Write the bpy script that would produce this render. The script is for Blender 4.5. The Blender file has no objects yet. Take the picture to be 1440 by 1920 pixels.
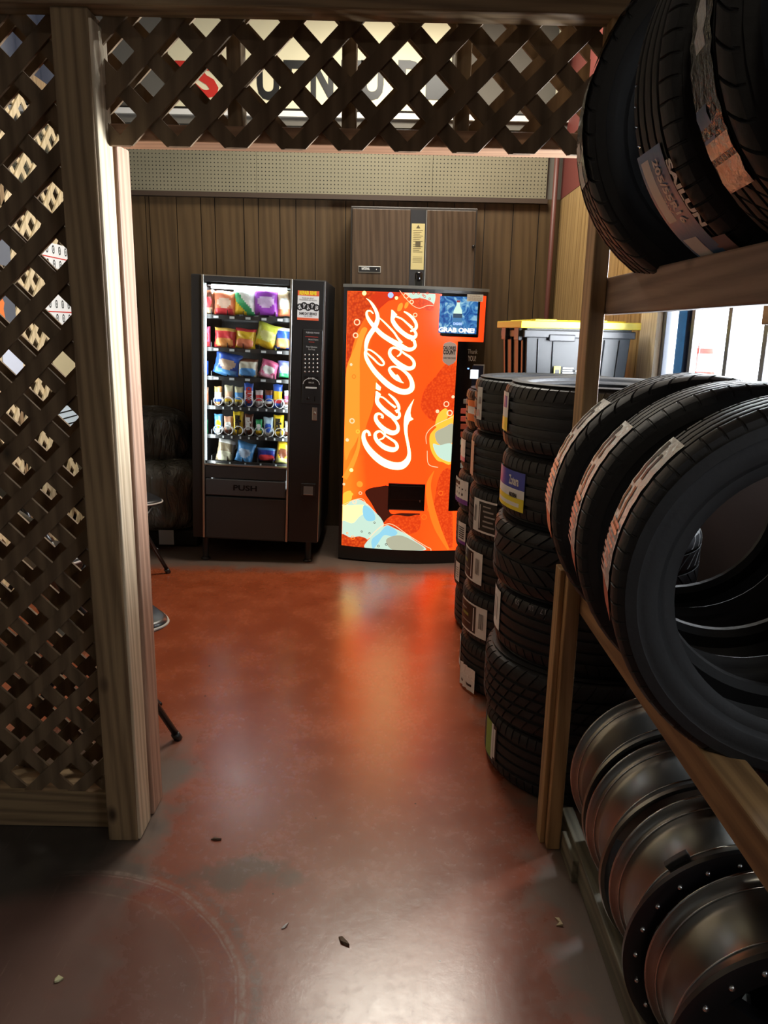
import bpy, math, random
from mathutils import Vector, Matrix
random.seed(7)
COL = bpy.context.scene.collection
PI = math.pi
R = math.radians
# ---------------------------------------------------------------- camera
CH = 1.5; CF = 1443.0; CP = R(13.4); CR = R(1.2)
_fw = Vector((0, math.cos(CP), -math.sin(CP))); _u0 = Vector((0, math.sin(CP), math.cos(CP))); _r0 = Vector((1, 0, 0))
_cr = _r0*math.cos(CR) + _u0*math.sin(CR); _cu = -_r0*math.sin(CR) + _u0*math.cos(CR)
def ray(px, py): return _fw + _cr*((px-720)/CF) + _cu*((960-py)/CF)
def atY(px, py, Y):
    d = ray(px, py); t = Y/d.y; return Vector((d.x*t, Y, CH+d.z*t))
def atX(px, py, X):
    d = ray(px, py); t = X/d.x; return Vector((X, d.y*t, CH+d.z*t))
def atZ(px, py, Z=0.0):
    d = ray(px, py); t = (Z-CH)/d.z; return Vector((d.x*t, d.y*t, Z))
def make_camera():
    cd = bpy.data.cameras.new('camera'); cd.sensor_fit = 'VERTICAL'; cd.sensor_height = 36; cd.sensor_width = 27
    cd.lens = 36*CF/1920; cd.clip_start = 0.02
    c = bpy.data.objects.new('camera', cd); COL.objects.link(c)
    m = Matrix((( _cr.x, _cu.x, -_fw.x, 0), (_cr.y, _cu.y, -_fw.y, 0), (_cr.z, _cu.z, -_fw.z, CH), (0, 0, 0, 1)))
    c.matrix_world = m
    bpy.context.scene.camera = c
make_camera()
# ---------------------------------------------------------------- mesh builder
class MB:
    def __init__(s): s.v = []; s.f = []; s.m = []; s.sm = []
    def add(s, vs, fs, mi=0, smooth=False, M=None):
        b = len(s.v)
        s.v += [tuple(M @ Vector(p)) if M else tuple(p) for p in vs]
        for f in fs: s.f.append([b+i for i in f]); s.m.append(mi); s.sm.append(smooth)
        return s
    def box(s, x0, x1, y0, y1, z0, z1, mi=0, M=None):
        vs = [(x, y, z) for z in (z0, z1) for y in (y0, y1) for x in (x0, x1)]
        return s.add(vs, [(0,2,3,1),(4,5,7,6),(0,1,5,4),(2,6,7,3),(0,4,6,2),(1,3,7,5)], mi, False, M)
    def rings(s, rings, mi=0, smooth=True, closed=True, capa=False, capb=False, loop=False, M=None):
        n = len(rings[0]); vs = [p for r in rings for p in r]; fs = []
        K = len(rings)
        for i in range(K if loop else K-1):
            a = i*n; b = ((i+1) % K)*n
            for j in range(n if closed else n-1):
                k = (j+1) % n; fs.append((a+j, a+k, b+k, b+j))
        if capa: fs.append(tuple(reversed(range(n))))
        if capb: fs.append(tuple((K-1)*n+j for j in range(n)))
        return s.add(vs, fs, mi, smooth, M)
    def lathe(s, prof, n=48, mi=0, smooth=True, loop=False, caps=False, M=None):
        rg = [[(r*math.cos(2*PI*j/n), r*math.sin(2*PI*j/n), z) for j in range(n)] for r, z in prof]
        return s.rings(rg, mi, smooth, True, caps, caps, loop, M)
    def tube(s, pts, r, n=10, mi=0, closed=False, caps=True):
        pts = [Vector(p) for p in pts]; K = len(pts); rg = []; up = None
        for i, p in enumerate(pts):
            if closed: t = pts[(i+1) % K]-pts[i-1]
            else: t = pts[min(i+1, K-1)]-pts[max(i-1, 0)]
            t.normalize()
            if up is None: up = t.orthogonal().normalized()
            up = (up - t*up.dot(t)).normalized(); w = t.cross(up)
            rr = r[i] if isinstance(r, (list, tuple)) else r
            rg.append([tuple(p+(up*math.cos(2*PI*j/n)+w*math.sin(2*PI*j/n))*rr) for j in range(n)])
        return s.rings(rg, mi, True, True, caps and not closed, caps and not closed, closed)
    def sphere(s, c, r, n=12, m=8, mi=0, sc=(1,1,1)):
        rg = []
        for i in range(m+1):
            a = PI*i/m; a = max(min(a, PI-1e-3), 1e-3)
            rg.append([(c[0]+sc[0]*r*math.sin(a)*math.cos(2*PI*j/n), c[1]+sc[1]*r*math.sin(a)*math.sin(2*PI*j/n), c[2]-sc[2]*r*math.cos(a)) for j in range(n)])
        return s.rings(rg, mi, True, True, True, True)
    def prism(s, poly, y0, y1, mi=0, M=None):   # polygon in XZ extruded along Y
        n = len(poly); vs = [(x, y0, z) for x, z in poly]+[(x, y1, z) for x, z in poly]
        fs = [tuple(range(n)), tuple(reversed(range(n, 2*n)))]+[(i, i+n, (i+1) % n+n, (i+1) % n) for i in range(n)]
        return s.add(vs, fs, mi, False, M)
def ob(name, mb, mats, parent=None, loc=None, rot=None, bevel=0, sharp=None, M=None):
    me = bpy.data.meshes.new(name); me.from_pydata(mb.v, [], mb.f)
    if not isinstance(mats, (list, tuple)): mats = [mats]
    for m in mats: me.materials.append(m)
    me.polygons.foreach_set('material_index', mb.m); me.polygons.foreach_set('use_smooth', mb.sm)
    me.update()
    if sharp: me.set_sharp_from_angle(angle=R(sharp))
    o = bpy.data.objects.new(name, me); COL.objects.link(o)
    if parent: o.parent = parent
    if loc is not None: o.location = loc
    if rot is not None: o.rotation_euler = rot
    if bevel:
        b = o.modifiers.new('bevel', 'BEVEL'); b.width = bevel; b.segments = 2; b.limit_method = 'ANGLE'; b.angle_limit = R(50)
    return o
def tag(o, label, cat, group=None, kind=None):
    o['label'] = label; o['category'] = cat
    if group: o['group'] = group
    if kind: o['kind'] = kind
    return o
def thing(name, label, cat, loc=(0,0,0), rot=(0,0,0), group=None):
    o = bpy.data.objects.new(name, None); COL.objects.link(o); o.location = loc; o.rotation_euler = rot; o.empty_display_size = 0.1
    return tag(o, label, cat, group)
def struct(o, label=None, cat=None):
    o['kind'] = 'structure'
    if label: o['label'] = label
    if cat: o['category'] = cat
    return o
def copy_tree(o, parent=None):
    c = o.copy(); COL.objects.link(c)
    if parent: c.parent = parent
    for ch in list(o.children): copy_tree(ch, c)
    return c
def text_mb(body, size, bold=0.0, width=None, sx=1.0, depth=0.001, shear=0.0):
    cu = bpy.data.curves.new('txt', 'FONT'); cu.body = body; cu.size = size; cu.offset = bold; cu.align_x = 'CENTER'; cu.align_y = 'CENTER'
    cu.shear = shear; cu.resolution_u = 3
    o = bpy.data.objects.new('txt', cu); COL.objects.link(o)
    dg = bpy.context.evaluated_depsgraph_get(); me = o.evaluated_get(dg).to_mesh()
    vs = [v.co.copy() for v in me.vertices]; fs = [tuple(p.vertices) for p in me.polygons]
    o.to_mesh_clear(); bpy.data.objects.remove(o); bpy.data.curves.remove(cu)
    if width and vs:
        w = max(v.x for v in vs)-min(v.x for v in vs); sx = width/w
    mb = MB(); mb.add([(v.x*sx, 0, v.y) for v in vs], [tuple(f) for f in fs])   # text in XZ plane, reads from -Y
    return mb
# ---------------------------------------------------------------- materials
def nt(name):
    m = bpy.data.materials.new(name); m.use_nodes = True; t = m.node_tree
    return m, t, t.nodes['Principled BSDF']
def mat(name, col, rough=0.5, metal=0.0, spec=0.5, emit=None, es=1.0, coat=0.0, bump=0.0, bs=60.0, var=0.0, vs=8.0, rvar=0.0):
    m, t, b = nt(name); N = t.nodes; L = t.links
    b.inputs['Base Color'].default_value = (*col, 1); b.inputs['Roughness'].default_value = rough
    b.inputs['Metallic'].default_value = metal; b.inputs['Specular IOR Level'].default_value = spec
    b.inputs['Coat Weight'].default_value = coat; b.inputs['Coat Roughness'].default_value = 0.1
    if emit: b.inputs['Emission Color'].default_value = (*emit, 1); b.inputs['Emission Strength'].default_value = es
    if bump or var or rvar:
        tc = N.new('ShaderNodeTexCoord')
    if bump:
        n = N.new('ShaderNodeTexNoise'); n.inputs['Scale'].default_value = bs; n.inputs['Detail'].default_value = 4
        L.new(tc.outputs['Object'], n.inputs['Vector'])
        bp = N.new('ShaderNodeBump'); bp.inputs['Strength'].default_value = bump; bp.inputs['Distance'].default_value = 0.01
        L.new(n.outputs['Fac'], bp.inputs['Height']); L.new(bp.outputs['Normal'], b.inputs['Normal'])
    if var:
        n2 = N.new('ShaderNodeTexNoise'); n2.inputs['Scale'].default_value = vs; n2.inputs['Detail'].default_value = 5
        L.new(tc.outputs['Object'], n2.inputs['Vector'])
        mx = N.new('ShaderNodeMix'); mx.data_type = 'RGBA'
        mx.inputs[6].default_value = (*[c*(1-var) for c in col], 1); mx.inputs[7].default_value = (*[min(1, c*(1+var)) for c in col], 1)
        L.new(n2.outputs['Fac'], mx.inputs[0]); L.new(mx.outputs[2], b.inputs['Base Color'])
    return m
def wood(name, c1, c2, axis='Z', rough=0.6, scale=1.0, knots=True, coat=0.0):
    m, t, b = nt(name); N = t.nodes; L = t.links
    tc = N.new('ShaderNodeTexCoord'); mp = N.new('ShaderNodeMapping'); L.new(tc.outputs['Object'], mp.inputs['Vector'])
    s = [22*scale]*3; s['XYZ'.index(axis)] = 1.1*scale; mp.inputs['Scale'].default_value = s
    n = N.new('ShaderNodeTexNoise'); n.inputs['Scale'].default_value = 2.2; n.inputs['Detail'].default_value = 7; n.inputs['Roughness'].default_value = 0.62; n.inputs['Distortion'].default_value = 0.6
    L.new(mp.outputs['Vector'], n.inputs['Vector'])
    w = N.new('ShaderNodeTexWave'); w.wave_type = 'BANDS'; w.bands_direction = 'DIAGONAL'; w.inputs['Scale'].default_value = 0.9; w.inputs['Distortion'].default_value = 7; w.inputs['Detail'].default_value = 3
    L.new(mp.outputs['Vector'], w.inputs['Vector'])
    mm = N.new('ShaderNodeMath'); mm.operation = 'MULTIPLY_ADD'; mm.inputs[1].default_value = 0.35; L.new(w.outputs['Fac'], mm.inputs[0]); 
    m2 = N.new('ShaderNodeMath'); m2.operation = 'MULTIPLY'; m2.inputs[1].default_value = 0.85; L.new(n.outputs['Fac'], m2.inputs[0]); L.new(m2.outputs[0], mm.inputs[2])
    cr = N.new('ShaderNodeValToRGB'); cr.color_ramp.elements[0].position = 0.25; cr.color_ramp.elements[0].color = (*c1, 1)
    cr.color_ramp.elements[1].position = 0.8; cr.color_ramp.elements[1].color = (*c2, 1); L.new(mm.outputs[0], cr.inputs[0])
    out = cr.outputs[0]
    if knots:
        v = N.new('ShaderNodeTexVoronoi'); v.inputs['Scale'].default_value = 5.5; mk = N.new('ShaderNodeMapping'); k = [1.0]*3; k['XYZ'.index(axis)] = 0.55; mk.inputs['Scale'].default_value = k
        L.new(tc.outputs['Object'], mk.inputs['Vector']); L.new(mk.outputs['Vector'], v.inputs['Vector'])
        mr = N.new('ShaderNodeMapRange'); mr.inputs[1].default_value = 0.03; mr.inputs[2].default_value = 0.11; L.new(v.outputs['Distance'], mr.inputs[0])
        mx = N.new('ShaderNodeMix'); mx.data_type = 'RGBA'; mx.inputs[6].default_value = (c1[0]*.35, c1[1]*.3, c1[2]*.25, 1)
        L.new(mr.outputs[0], mx.inputs[0]); L.new(out, mx.inputs[7]); out = mx.outputs[2]
    L.new(out, b.inputs['Base Color']); b.inputs['Roughness'].default_value = rough; b.inputs['Coat Weight'].default_value = coat
    bp = N.new('ShaderNodeBump'); bp.inputs['Strength'].default_value = 0.25; bp.inputs['Distance'].default_value = 0.003
    L.new(n.outputs['Fac'], bp.inputs['Height']); L.new(bp.outputs['Normal'], b.inputs['Normal'])
    return m
WOODC = ((.13,.078,.036), (.32,.215,.11))
wz = wood('weathered_lumber_upright', *WOODC, 'Z'); wy = wood('weathered_lumber_lengthwise', *WOODC, 'Y'); wx = wood('weathered_lumber_crosswise', *WOODC, 'X')
wlat = wood('lattice_lumber', (.09,.055,.026), (.20,.132,.07), 'Z', 0.7, 0.6)
wpale = wood('pale_trim_lumber', (.55,.42,.27), (.75,.62,.45), 'Z')
rack_y = wood('rack_lumber_lengthwise', (.16,.085,.032), (.36,.21,.09), 'Y'); rack_z = wood('rack_lumber_upright', (.22,.12,.045), (.46,.28,.12), 'Z')
plank_g = wood('grimy_plank', (.07,.06,.038), (.21,.19,.13), 'Y')
panelw = wood('brown_wall_panelling', (.05,.028,.011), (.095,.057,.024), 'Z', 0.42, 0.5, False)
panelw2 = wood('honey_wall_panelling', (.26,.155,.06), (.42,.27,.11), 'Z', 0.45, 0.5, False)
groove = mat('panel_groove', (.01,.007,.004), 0.8)
black = mat('black_enamel', (.012,.011,.011), 0.42); blackm = mat('black_plastic', (.015,.015,.016), 0.35); blackg = mat('black_gloss', (.006,.006,.007), 0.12)
darkpanel = mat('charcoal_door_panel', (.03,.03,.03), 0.5, bump=.1, bs=200)
silver = mat('brushed_aluminium_trim', (.55,.54,.5), 0.35, 1.0)
chrome = mat('chrome', (.7,.7,.7), 0.15, 1.0)
whitep = mat('white_paper', (.8,.8,.78), 0.6)
white = mat('white_paint', (.75,.74,.7), 0.5)
rubber = mat('tire_rubber', (.011,.012,.014), 0.48, spec=0.42, bump=.08, bs=90)
rubber2 = mat('dusty_tire_rubber', (.017,.0165,.017), 0.6, spec=0.4, bump=.1, bs=70, var=.25)
foil = mat('foil_label', (.86,.87,.85), 0.34, 0.1, bump=.6, bs=70)
red = mat('red_ink', (.6,.03,.02), 0.5); blue = mat('blue_ink', (.05,.07,.45), 0.4); yellow = mat('yellow_ink', (.85,.7,.03), 0.4); purple = mat('purple_ink', (.2,.06,.35), 0.4); green = mat('green_ink', (.2,.4,.06), .4); orange = mat('orange_ink', (.8,.2,.05), .45); inkb = mat('black_ink', (.01,.01,.01), .4)
salmon = mat('salmon_ink', (.65,.16,.1), .4); greyl = mat('grey_label', (.35,.34,.32), .5)
def glassmat(name, tint=(1,1,1), ior=1.45):
    m = bpy.data.materials.new(name); m.use_nodes = True; t = m.node_tree; N = t.nodes; L = t.links; N.clear()
    o = N.new('ShaderNodeOutputMaterial'); mx = N.new('ShaderNodeMixShader'); tr = N.new('ShaderNodeBsdfTransparent'); gl = N.new('ShaderNodeBsdfGlossy'); fr = N.new('ShaderNodeFresnel')
    tr.inputs[0].default_value = (*tint, 1); gl.inputs['Roughness'].default_value = 0.02; fr.inputs[0].default_value = ior
    L.new(fr.outputs[0], mx.inputs[0]); L.new(tr.outputs[0], mx.inputs[1]); L.new(gl.outputs[0], mx.inputs[2]); L.new(mx.outputs[0], o.inputs[0])
    return m
glass = glassmat('clear_glass')
# ---------------------------------------------------------------- floor material
def floor_mat():
    m, t, b = nt('red_painted_concrete'); N = t.nodes; L = t.links
    tc = N.new('ShaderNodeTexCoord'); P = tc.outputs['Object']
    def noise(sc, det=6, vec=None, rough=.55, dist=0):
        n = N.new('ShaderNodeTexNoise'); n.inputs['Scale'].default_value = sc; n.inputs['Detail'].default_value = det; n.inputs['Roughness'].default_value = rough; n.inputs['Distortion'].default_value = dist
        L.new(vec or P, n.inputs['Vector']); return n.outputs['Fac']
    def mr(x, a, c, lo=0, hi=1, smooth=True):
        n = N.new('ShaderNodeMapRange'); n.interpolation_type = 'SMOOTHSTEP' if smooth else 'LINEAR'
        L.new(x, n.inputs[0])
        for i, q in zip((1,2,3,4), (a, c, lo, hi)): n.inputs[i].default_value = q
        return n.outputs[0]
    def mth(op, x, y=None, z=None):
        n = N.new('ShaderNodeMath'); n.operation = op
        for i, q in enumerate((x, y, z)):
            if q is None: continue
            if isinstance(q, (int, float)): n.inputs[i].default_value = q
            else: L.new(q, n.inputs[i])
        return n.outputs[0]
    def mix(f, c1, c2):
        n = N.new('ShaderNodeMix'); n.data_type = 'RGBA'
        L.new(f, n.inputs[0])
        for i, q in ((6, c1), (7, c2)):
            if isinstance(q, tuple): n.inputs[i].default_value = (*q, 1)
            else: L.new(q, n.inputs[i])
        return n.outputs[2]
    sx = N.new('ShaderNodeSeparateXYZ'); L.new(P, sx.inputs[0]); X, Y = sx.outputs[0], sx.outputs[1]
    big = noise(1.3, 4); mid = noise(5, 8, None, .6); fine = noise(38, 8, None, .7, .4)
    col = mix(mr(mid, .35, .7), (.25,.052,.017), (.33,.078,.028))
    # duller, greyer colour toward the front of the room
    f = mth('MULTIPLY', mr(Y, 3.3, 1.3), mr(fine, .3, .75, .55, 1.0))
    col = mix(mth('MULTIPLY', f, .75), col, (.26,.10,.072))
    # grey bare concrete along the edges of the aisle (post foot, tire stacks, machines)
    edge = mth('ADD', mth('MULTIPLY', noise(7, 6), .34), -.17)
    def band(v, a, c): return mr(mth('ADD', v, edge), a, c)
    e1 = band(X, .38, .53); e2 = mth('MULTIPLY', band(X, -.60, -.72), mr(Y, 2.75, 2.35))
    e3 = band(Y, 4.55, 4.78)
    e = mth('MAXIMUM', mth('MAXIMUM', e1, e2), e3)
    col = mix(mth('MULTIPLY', e, .85), col, (.125,.11,.09))
    # patch beside the scuffed arc
    def dist(cx, cy, kx=1, ky=1):
        a = mth('MULTIPLY', mth('ADD', X, -cx), kx); c = mth('MULTIPLY', mth('ADD', Y, -cy), ky)
        return mth('SQRT', mth('ADD', mth('MULTIPLY', a, a), mth('MULTIPLY', c, c)))
    pt = mr(mth('ADD', mth('ADD', dist(-.36, 1.88, .8, 1.5), mth('MULTIPLY', fine, .12)), mth('MULTIPLY', noise(9, 6), .38)), .40, .28)
    col = mix(mth('MULTIPLY', pt, .7), col, (.10,.09,.07))
    shadow_stain = mth('MULTIPLY', band(X, -.66, -.86), mth('MULTIPLY', mr(mth('ADD', Y, edge), 1.35, 1.75), mr(Y, 2.25, 2.15)))  # partition's shadow painted dark into the floor colour, mixed with a grimy stain
    col = mix(mth('MULTIPLY', shadow_stain, .9), col, (.018,.018,.018))
    dr = dist(-.80, 1.36, 1, 1); dw = mth('ADD', dr, mth('MULTIPLY', noise(3, 3), .05))
    def ring(r0, w, s, c, col):
        a = mth('ABSOLUTE', mth('ADD', dw, -r0)); k = mth('MULTIPLY', mr(a, w, w*.3), mr(fine, .38, .62, .2, 1)); k = mth('MULTIPLY', k, s)
        k = mth('MULTIPLY', k, mr(X, -.95, -.6)); return mix(k, col, c)
    col = mix(mth('MULTIPLY', mr(dw, .50, .40), .75), col, (.16,.082,.066))
    col = ring(.497, .035, .7, (.20,.055,.045), col); col = ring(.53, .011, .55, (.36,.28,.24), col); col = ring(.515, .004, .5, (.40,.30,.26), col); col = ring(.445, .005, .35, (.32,.23,.19), col); col = ring(.56, .02, .5, (.11,.09,.08), col)
    # scratches and pale scuffs
    mp = N.new('ShaderNodeMapping'); mp.inputs['Scale'].default_value = (60, 3.2, 1); mp.inputs['Rotation'].default_value = (0,0,.12); L.new(P, mp.inputs['Vector'])
    sc = noise(1.2, 9, mp.outputs['Vector'], .7)
    col = mix(mth('MULTIPLY', mth('MULTIPLY', mr(sc, .58, .72), mr(Y, 2.6, 1.2)), .45), col, (.36,.25,.2))
    vo = N.new('ShaderNodeTexVoronoi'); vo.inputs['Scale'].default_value = 17; L.new(P, vo.inputs['Vector'])
    col = mix(mth('MULTIPLY', mr(vo.outputs['Distance'], .045, .02), mr(noise(9, 2), .55, .62)), col, (.5,.36,.28))
    vo2 = N.new('ShaderNodeTexVoronoi'); vo2.inputs['Scale'].default_value = 7; L.new(P, vo2.inputs['Vector'])
    col = mix(mr(vo2.outputs['Distance'], .035, .018), col, (.03,.02,.015))
    L.new(col, b.inputs['Base Color'])
    rg = mth('ADD', mr(mid, .3, .7, .20, .27), mth('MULTIPLY', mr(fine, .4, .8), .08)); rg = mth('ADD', rg, mth('MULTIPLY', e, .15))
    L.new(rg, b.inputs['Roughness']); b.inputs['Specular IOR Level'].default_value = .6; b.inputs['Coat Weight'].default_value = .5; b.inputs['Coat Roughness'].default_value = .27
    bp = N.new('ShaderNodeBump'); bp.inputs['Strength'].default_value = .22; bp.inputs['Distance'].default_value = .003
    L.new(mth('ADD', mth('MULTIPLY', noise(14, 5), .5), mth('MULTIPLY', fine, .5)), bp.inputs['Height']); L.new(bp.outputs['Normal'], b.inputs['Normal'])
    return m
WXR = 1.2; WXL = -3.0; YB = 5.8; YF = -3.0; ZC = 3.7
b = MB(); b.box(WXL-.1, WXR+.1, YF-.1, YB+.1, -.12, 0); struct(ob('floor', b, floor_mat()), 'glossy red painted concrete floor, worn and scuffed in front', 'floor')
ceil_m = mat('ceiling_board', (.30,.28,.24), .9); b = MB(); b.box(WXL-.1, WXR+.1, YF-.1, YB+.1, ZC, ZC+.1); struct(ob('ceiling', b, ceil_m), 'ceiling over the shop', 'ceiling')
greyw = mat('grey_wall_paint', (.26,.25,.23), .85); maroon = mat('maroon_wall_paint', (.17,.035,.028), .6); cream = mat('cream_wall_paint', (.42,.40,.33), .8)
# back wall: vertical boards of uneven width up to z 2.41
b = MB(); b.box(WXL-.1, WXR+.1, YB+.006, YB+.12, 0, ZC, 1)
gx = [WXL]
for px in (238, 275, 282, 333, 378, 404, 458, 485, 525, 555, 591, 648, 700, 745, 800, 850, 907, 960, 1008):
    gx.append(atY(px, 440, YB).x)
x = gx[1]; pre = []
while x-.2 > WXL: x -= random.choice((.1,.15,.2)); pre.append(x)
gx = [WXL]+sorted(pre)+gx[1:]+[WXR]
for a, c in zip(gx[:-1], gx[1:]): b.box(a+.003, c-.003, YB, YB+.02, 0, 2.41, 0)
b.box(WXL, WXR, YB-.001, YB+.02, 2.41, ZC, 2)
struct(ob('wall_back', b, [panelw, groove, mat('dull_upper_wall', (.13,.12,.10), .85)]), 'back wall of dark brown grooved panelling', 'wall')
# pegboard with punched holes
def pegmat():
    m, t, bs = nt('pegboard_beige'); N = t.nodes; L = t.links
    tc = N.new('ShaderNodeTexCoord'); sx = N.new('ShaderNodeSeparateXYZ'); L.new(tc.outputs['Object'], sx.inputs[0])
    def cell(o):
        a = N.new('ShaderNodeMath'); a.operation = 'MULTIPLY'; a.inputs[1].default_value = 1/.0254; L.new(o, a.inputs[0])
        f = N.new('ShaderNodeMath'); f.operation = 'FRACT'; L.new(a.outputs[0], f.inputs[0])
        s = N.new('ShaderNodeMath'); s.operation = 'SUBTRACT'; s.inputs[1].default_value = .5; L.new(f.outputs[0], s.inputs[0])
        p = N.new('ShaderNodeMath'); p.operation = 'MULTIPLY'; L.new(s.outputs[0], p.inputs[0]); L.new(s.outputs[0], p.inputs[1]); return p.outputs[0]
    a = N.new('ShaderNodeMath'); a.operation = 'ADD'; L.new(cell(sx.outputs[0]), a.inputs[0]); L.new(cell(sx.outputs[2]), a.inputs[1])
    l = N.new('ShaderNodeMath'); l.operation = 'LESS_THAN'; l.inputs[1].default_value = .028; L.new(a.outputs[0], l.inputs[0])
    n = N.new('ShaderNodeTexNoise'); n.inputs['Scale'].default_value = 3; L.new(tc.outputs['Object'], n.inputs['Vector'])
    c0 = N.new('ShaderNodeMix'); c0.data_type = 'RGBA'; c0.inputs[6].default_value = (.17,.155,.10,1); c0.inputs[7].default_value = (.24,.215,.14,1); L.new(n.outputs['Fac'], c0.inputs[0])
    c = N.new('ShaderNodeMix'); c.data_type = 'RGBA'; L.new(l.outputs[0], c.inputs[0]); L.new(c0.outputs[2], c.inputs[6]); c.inputs[7].default_value = (.008,.006,.004,1)
    L.new(c.outputs[2], bs.inputs['Base Color']); bs.inputs['Roughness'].default_value = .7
    return m
pegr = thing('pegboard', 'long beige pegboard strip full of small holes above the panelling', 'pegboard', (0, YB, 2.41))
b = MB(); xs = [WXL+.02, -2.35, -.94, -.93+1.22, 1.09]
for a, c in zip(xs[:-1], xs[1:]): b.box(a+.001, c-.001, -.03, -.012, 0, .42)
ob('perforated_board', b, pegmat(), pegr)
b = MB(); b.box(WXL+.02, 1.1, -.05, -.002, -.035, -.004); b.box(WXL+.02, 1.1, -.012, -.002, 0, .42); ob('backing_strip', b, mat('dark_strip', (.05,.03,.018), .6), pegr)
# ledge above pegboard
b = MB(); z217 = 2.91
b.box(WXL, WXR, YB-.06, YB-.001, 2.84, z217-.02, 0); b.box(WXL, WXR, YB-.09, YB-.001, z217-.02, z217+.015, 1); b.box(WXL, WXR, YB-.035, YB-.001, z217+.015, z217+.04, 2)
struct(ob('trim_1', b, [mat('grey_ledge_board', (.13,.12,.10), .8), white, groove]), 'white edged ledge above the pegboard', 'trim')
# lettered sign board
sg = thing('wall_sign', 'cream sign board with red and black capital letters behind the lattice header', 'sign', (0, YB-.03, 0))
x0 = atY(318, 130, YB).x; x1 = atY(846, 130, YB).x
signm = mat('cream_sign_face', (.80,.74,.50), .55)
b = MB(); b.box(x0, x1, 0, .025, z217+.045, 3.56); ob('sign_face', b, signm, sg)
def sign_letter(ch, px, h, m, wd):
    p = atY(px, 154, YB-.035); t = text_mb(ch, h*1.39, .012, width=wd)
    o = ob('letter', t, m, sg, loc=(p.x, -.004, p.z)); return o
for ch, px in zip('UENVTUPIP', (503, 551, 604, 607, 661, 698, 765, 820, 884)):
    if ch == 'V': continue
    if px > 846: continue
    sign_letter(ch, px, .232, inkb, .155)
sign_letter('S', 387, .2, red, .16)
b = MB(); a = atY(330, 175, YB-.035); c = atY(412, 176, YB-.035); b.box(a.x, c.x, -.005, -.001, c.z-.012, c.z+.014); b.box(a.x, a.x+.17, -.005, -.001, c.z+.14, c.z+.2); ob('underline', b, red, sg)
# right wall with window opening Y 2.42..3.48, z 1.0..2.1 ; second window near the camera
def wall_with_windows(X, t, wins, y0, y1, z1, mats):
    b = MB(); ys = [y0]
    for (a, c, za, zb) in wins:
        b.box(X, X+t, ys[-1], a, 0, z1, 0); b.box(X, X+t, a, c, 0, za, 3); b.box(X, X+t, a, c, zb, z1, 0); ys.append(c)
    b.box(X, X+t, ys[-1], y1, 0, z1, 0); return b
W1 = (2.30, 3.47, 1.17, 1.9); W2 = (-.7, .5, 1.2, 2.1)
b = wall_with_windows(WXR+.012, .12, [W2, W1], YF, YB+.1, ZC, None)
yy = 3.70
while yy < YB: # honey coloured boards beyond the window
    w = random.choice((.1,.14,.2)); b.box(WXR, WXR+.02, yy, min(yy+w-.005, YB), 0, 2.41, 1); yy += w
b.box(WXR-.002, WXR+.02, 3.47, YB, 2.41, ZC, 2)
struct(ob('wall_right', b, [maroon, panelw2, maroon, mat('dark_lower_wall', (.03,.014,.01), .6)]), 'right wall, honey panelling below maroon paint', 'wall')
b = MB(); b.box(WXL-.12, WXL, YF, YB+.1, 0, ZC); struct(ob('wall_left', b, greyw), 'grey left wall', 'wall')
b = MB(); b.box(WXL-.1, WXR+.1, YF-.12, YF, 0, ZC); struct(ob('wall_front', b, greyw), 'wall behind the viewer', 'wall')
b = MB(); b.box(WXR-.025, WXR, 3.47, 3.69, 0, 2.41); struct(ob('trim_2', b, wpale), 'pale bare board beside the window', 'trim')
def window(n, W, bars, tinted):
    root = thing('window_%d' % n, 'window', 'window', (WXR, W[0], W[2])); root['kind'] = 'structure'
    H = W[3]-W[2]; L_ = W[1]-W[0]; b = MB()
    b.box(0, .09, 0, .04, 0, H); b.box(0, .09, L_-.04, L_, 0, H); b.box(0, .09, 0, L_, 0, .04); b.box(0, .09, 0, L_, H-.04, H)
    fm = mat('window_frame_metal', (.16,.16,.17), .4, .5)
    ob('window_frame', b, fm, root, bevel=.003)
    for y in bars:
        b = MB(); b.box(.02, .045, y-W[0]-.016, y-W[0]+.016, .04, H-.04); ob('mullion', b, fm, root, bevel=.003)
    e = [W[0]+.04]+list(bars)+[W[1]-.04]; e.sort()
    for i in range(len(e)-1):
        b = MB(); b.box(.045, .05, e[i]-W[0]+.02, e[i+1]-W[0]-.02, .04, H-.04); ob('pane', b, tinted if i == len(e)-2 and n == 1 else wglass, root)
    return root
tint = glassmat('blue_film_glass', (.06,.11,.15), 1.06); wglass = glassmat('window_glass', (1,1,1), 1.06)
w = window(1, W1, (3.18, 2.84, 2.56), tint); w['label'] = 'bright side window behind the tire rack, leftmost pane bluish'
w = window(2, W2, (-.1,), wglass); w['label'] = 'side window near the viewer'
# corner pipe
b = MB(); b.tube([(1.14, 5.72, 0), (1.14, 5.72, 3.6)], .018, 10); tag(ob('pipe', b, mat('brown_pipe', (.13,.045,.035), .45)), 'thin brown painted vertical pipe in the back right corner', 'pipe')
b = MB(); b.tube([(1.13, 5.70, 2.95), (1.13, 5.70, 3.65)], .035, 12); tag(ob('pipe', b, mat('cream_pipe', (.7,.66,.5), .5)), 'short cream pipe high behind the lattice header, beside the sign', 'pipe')
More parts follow.
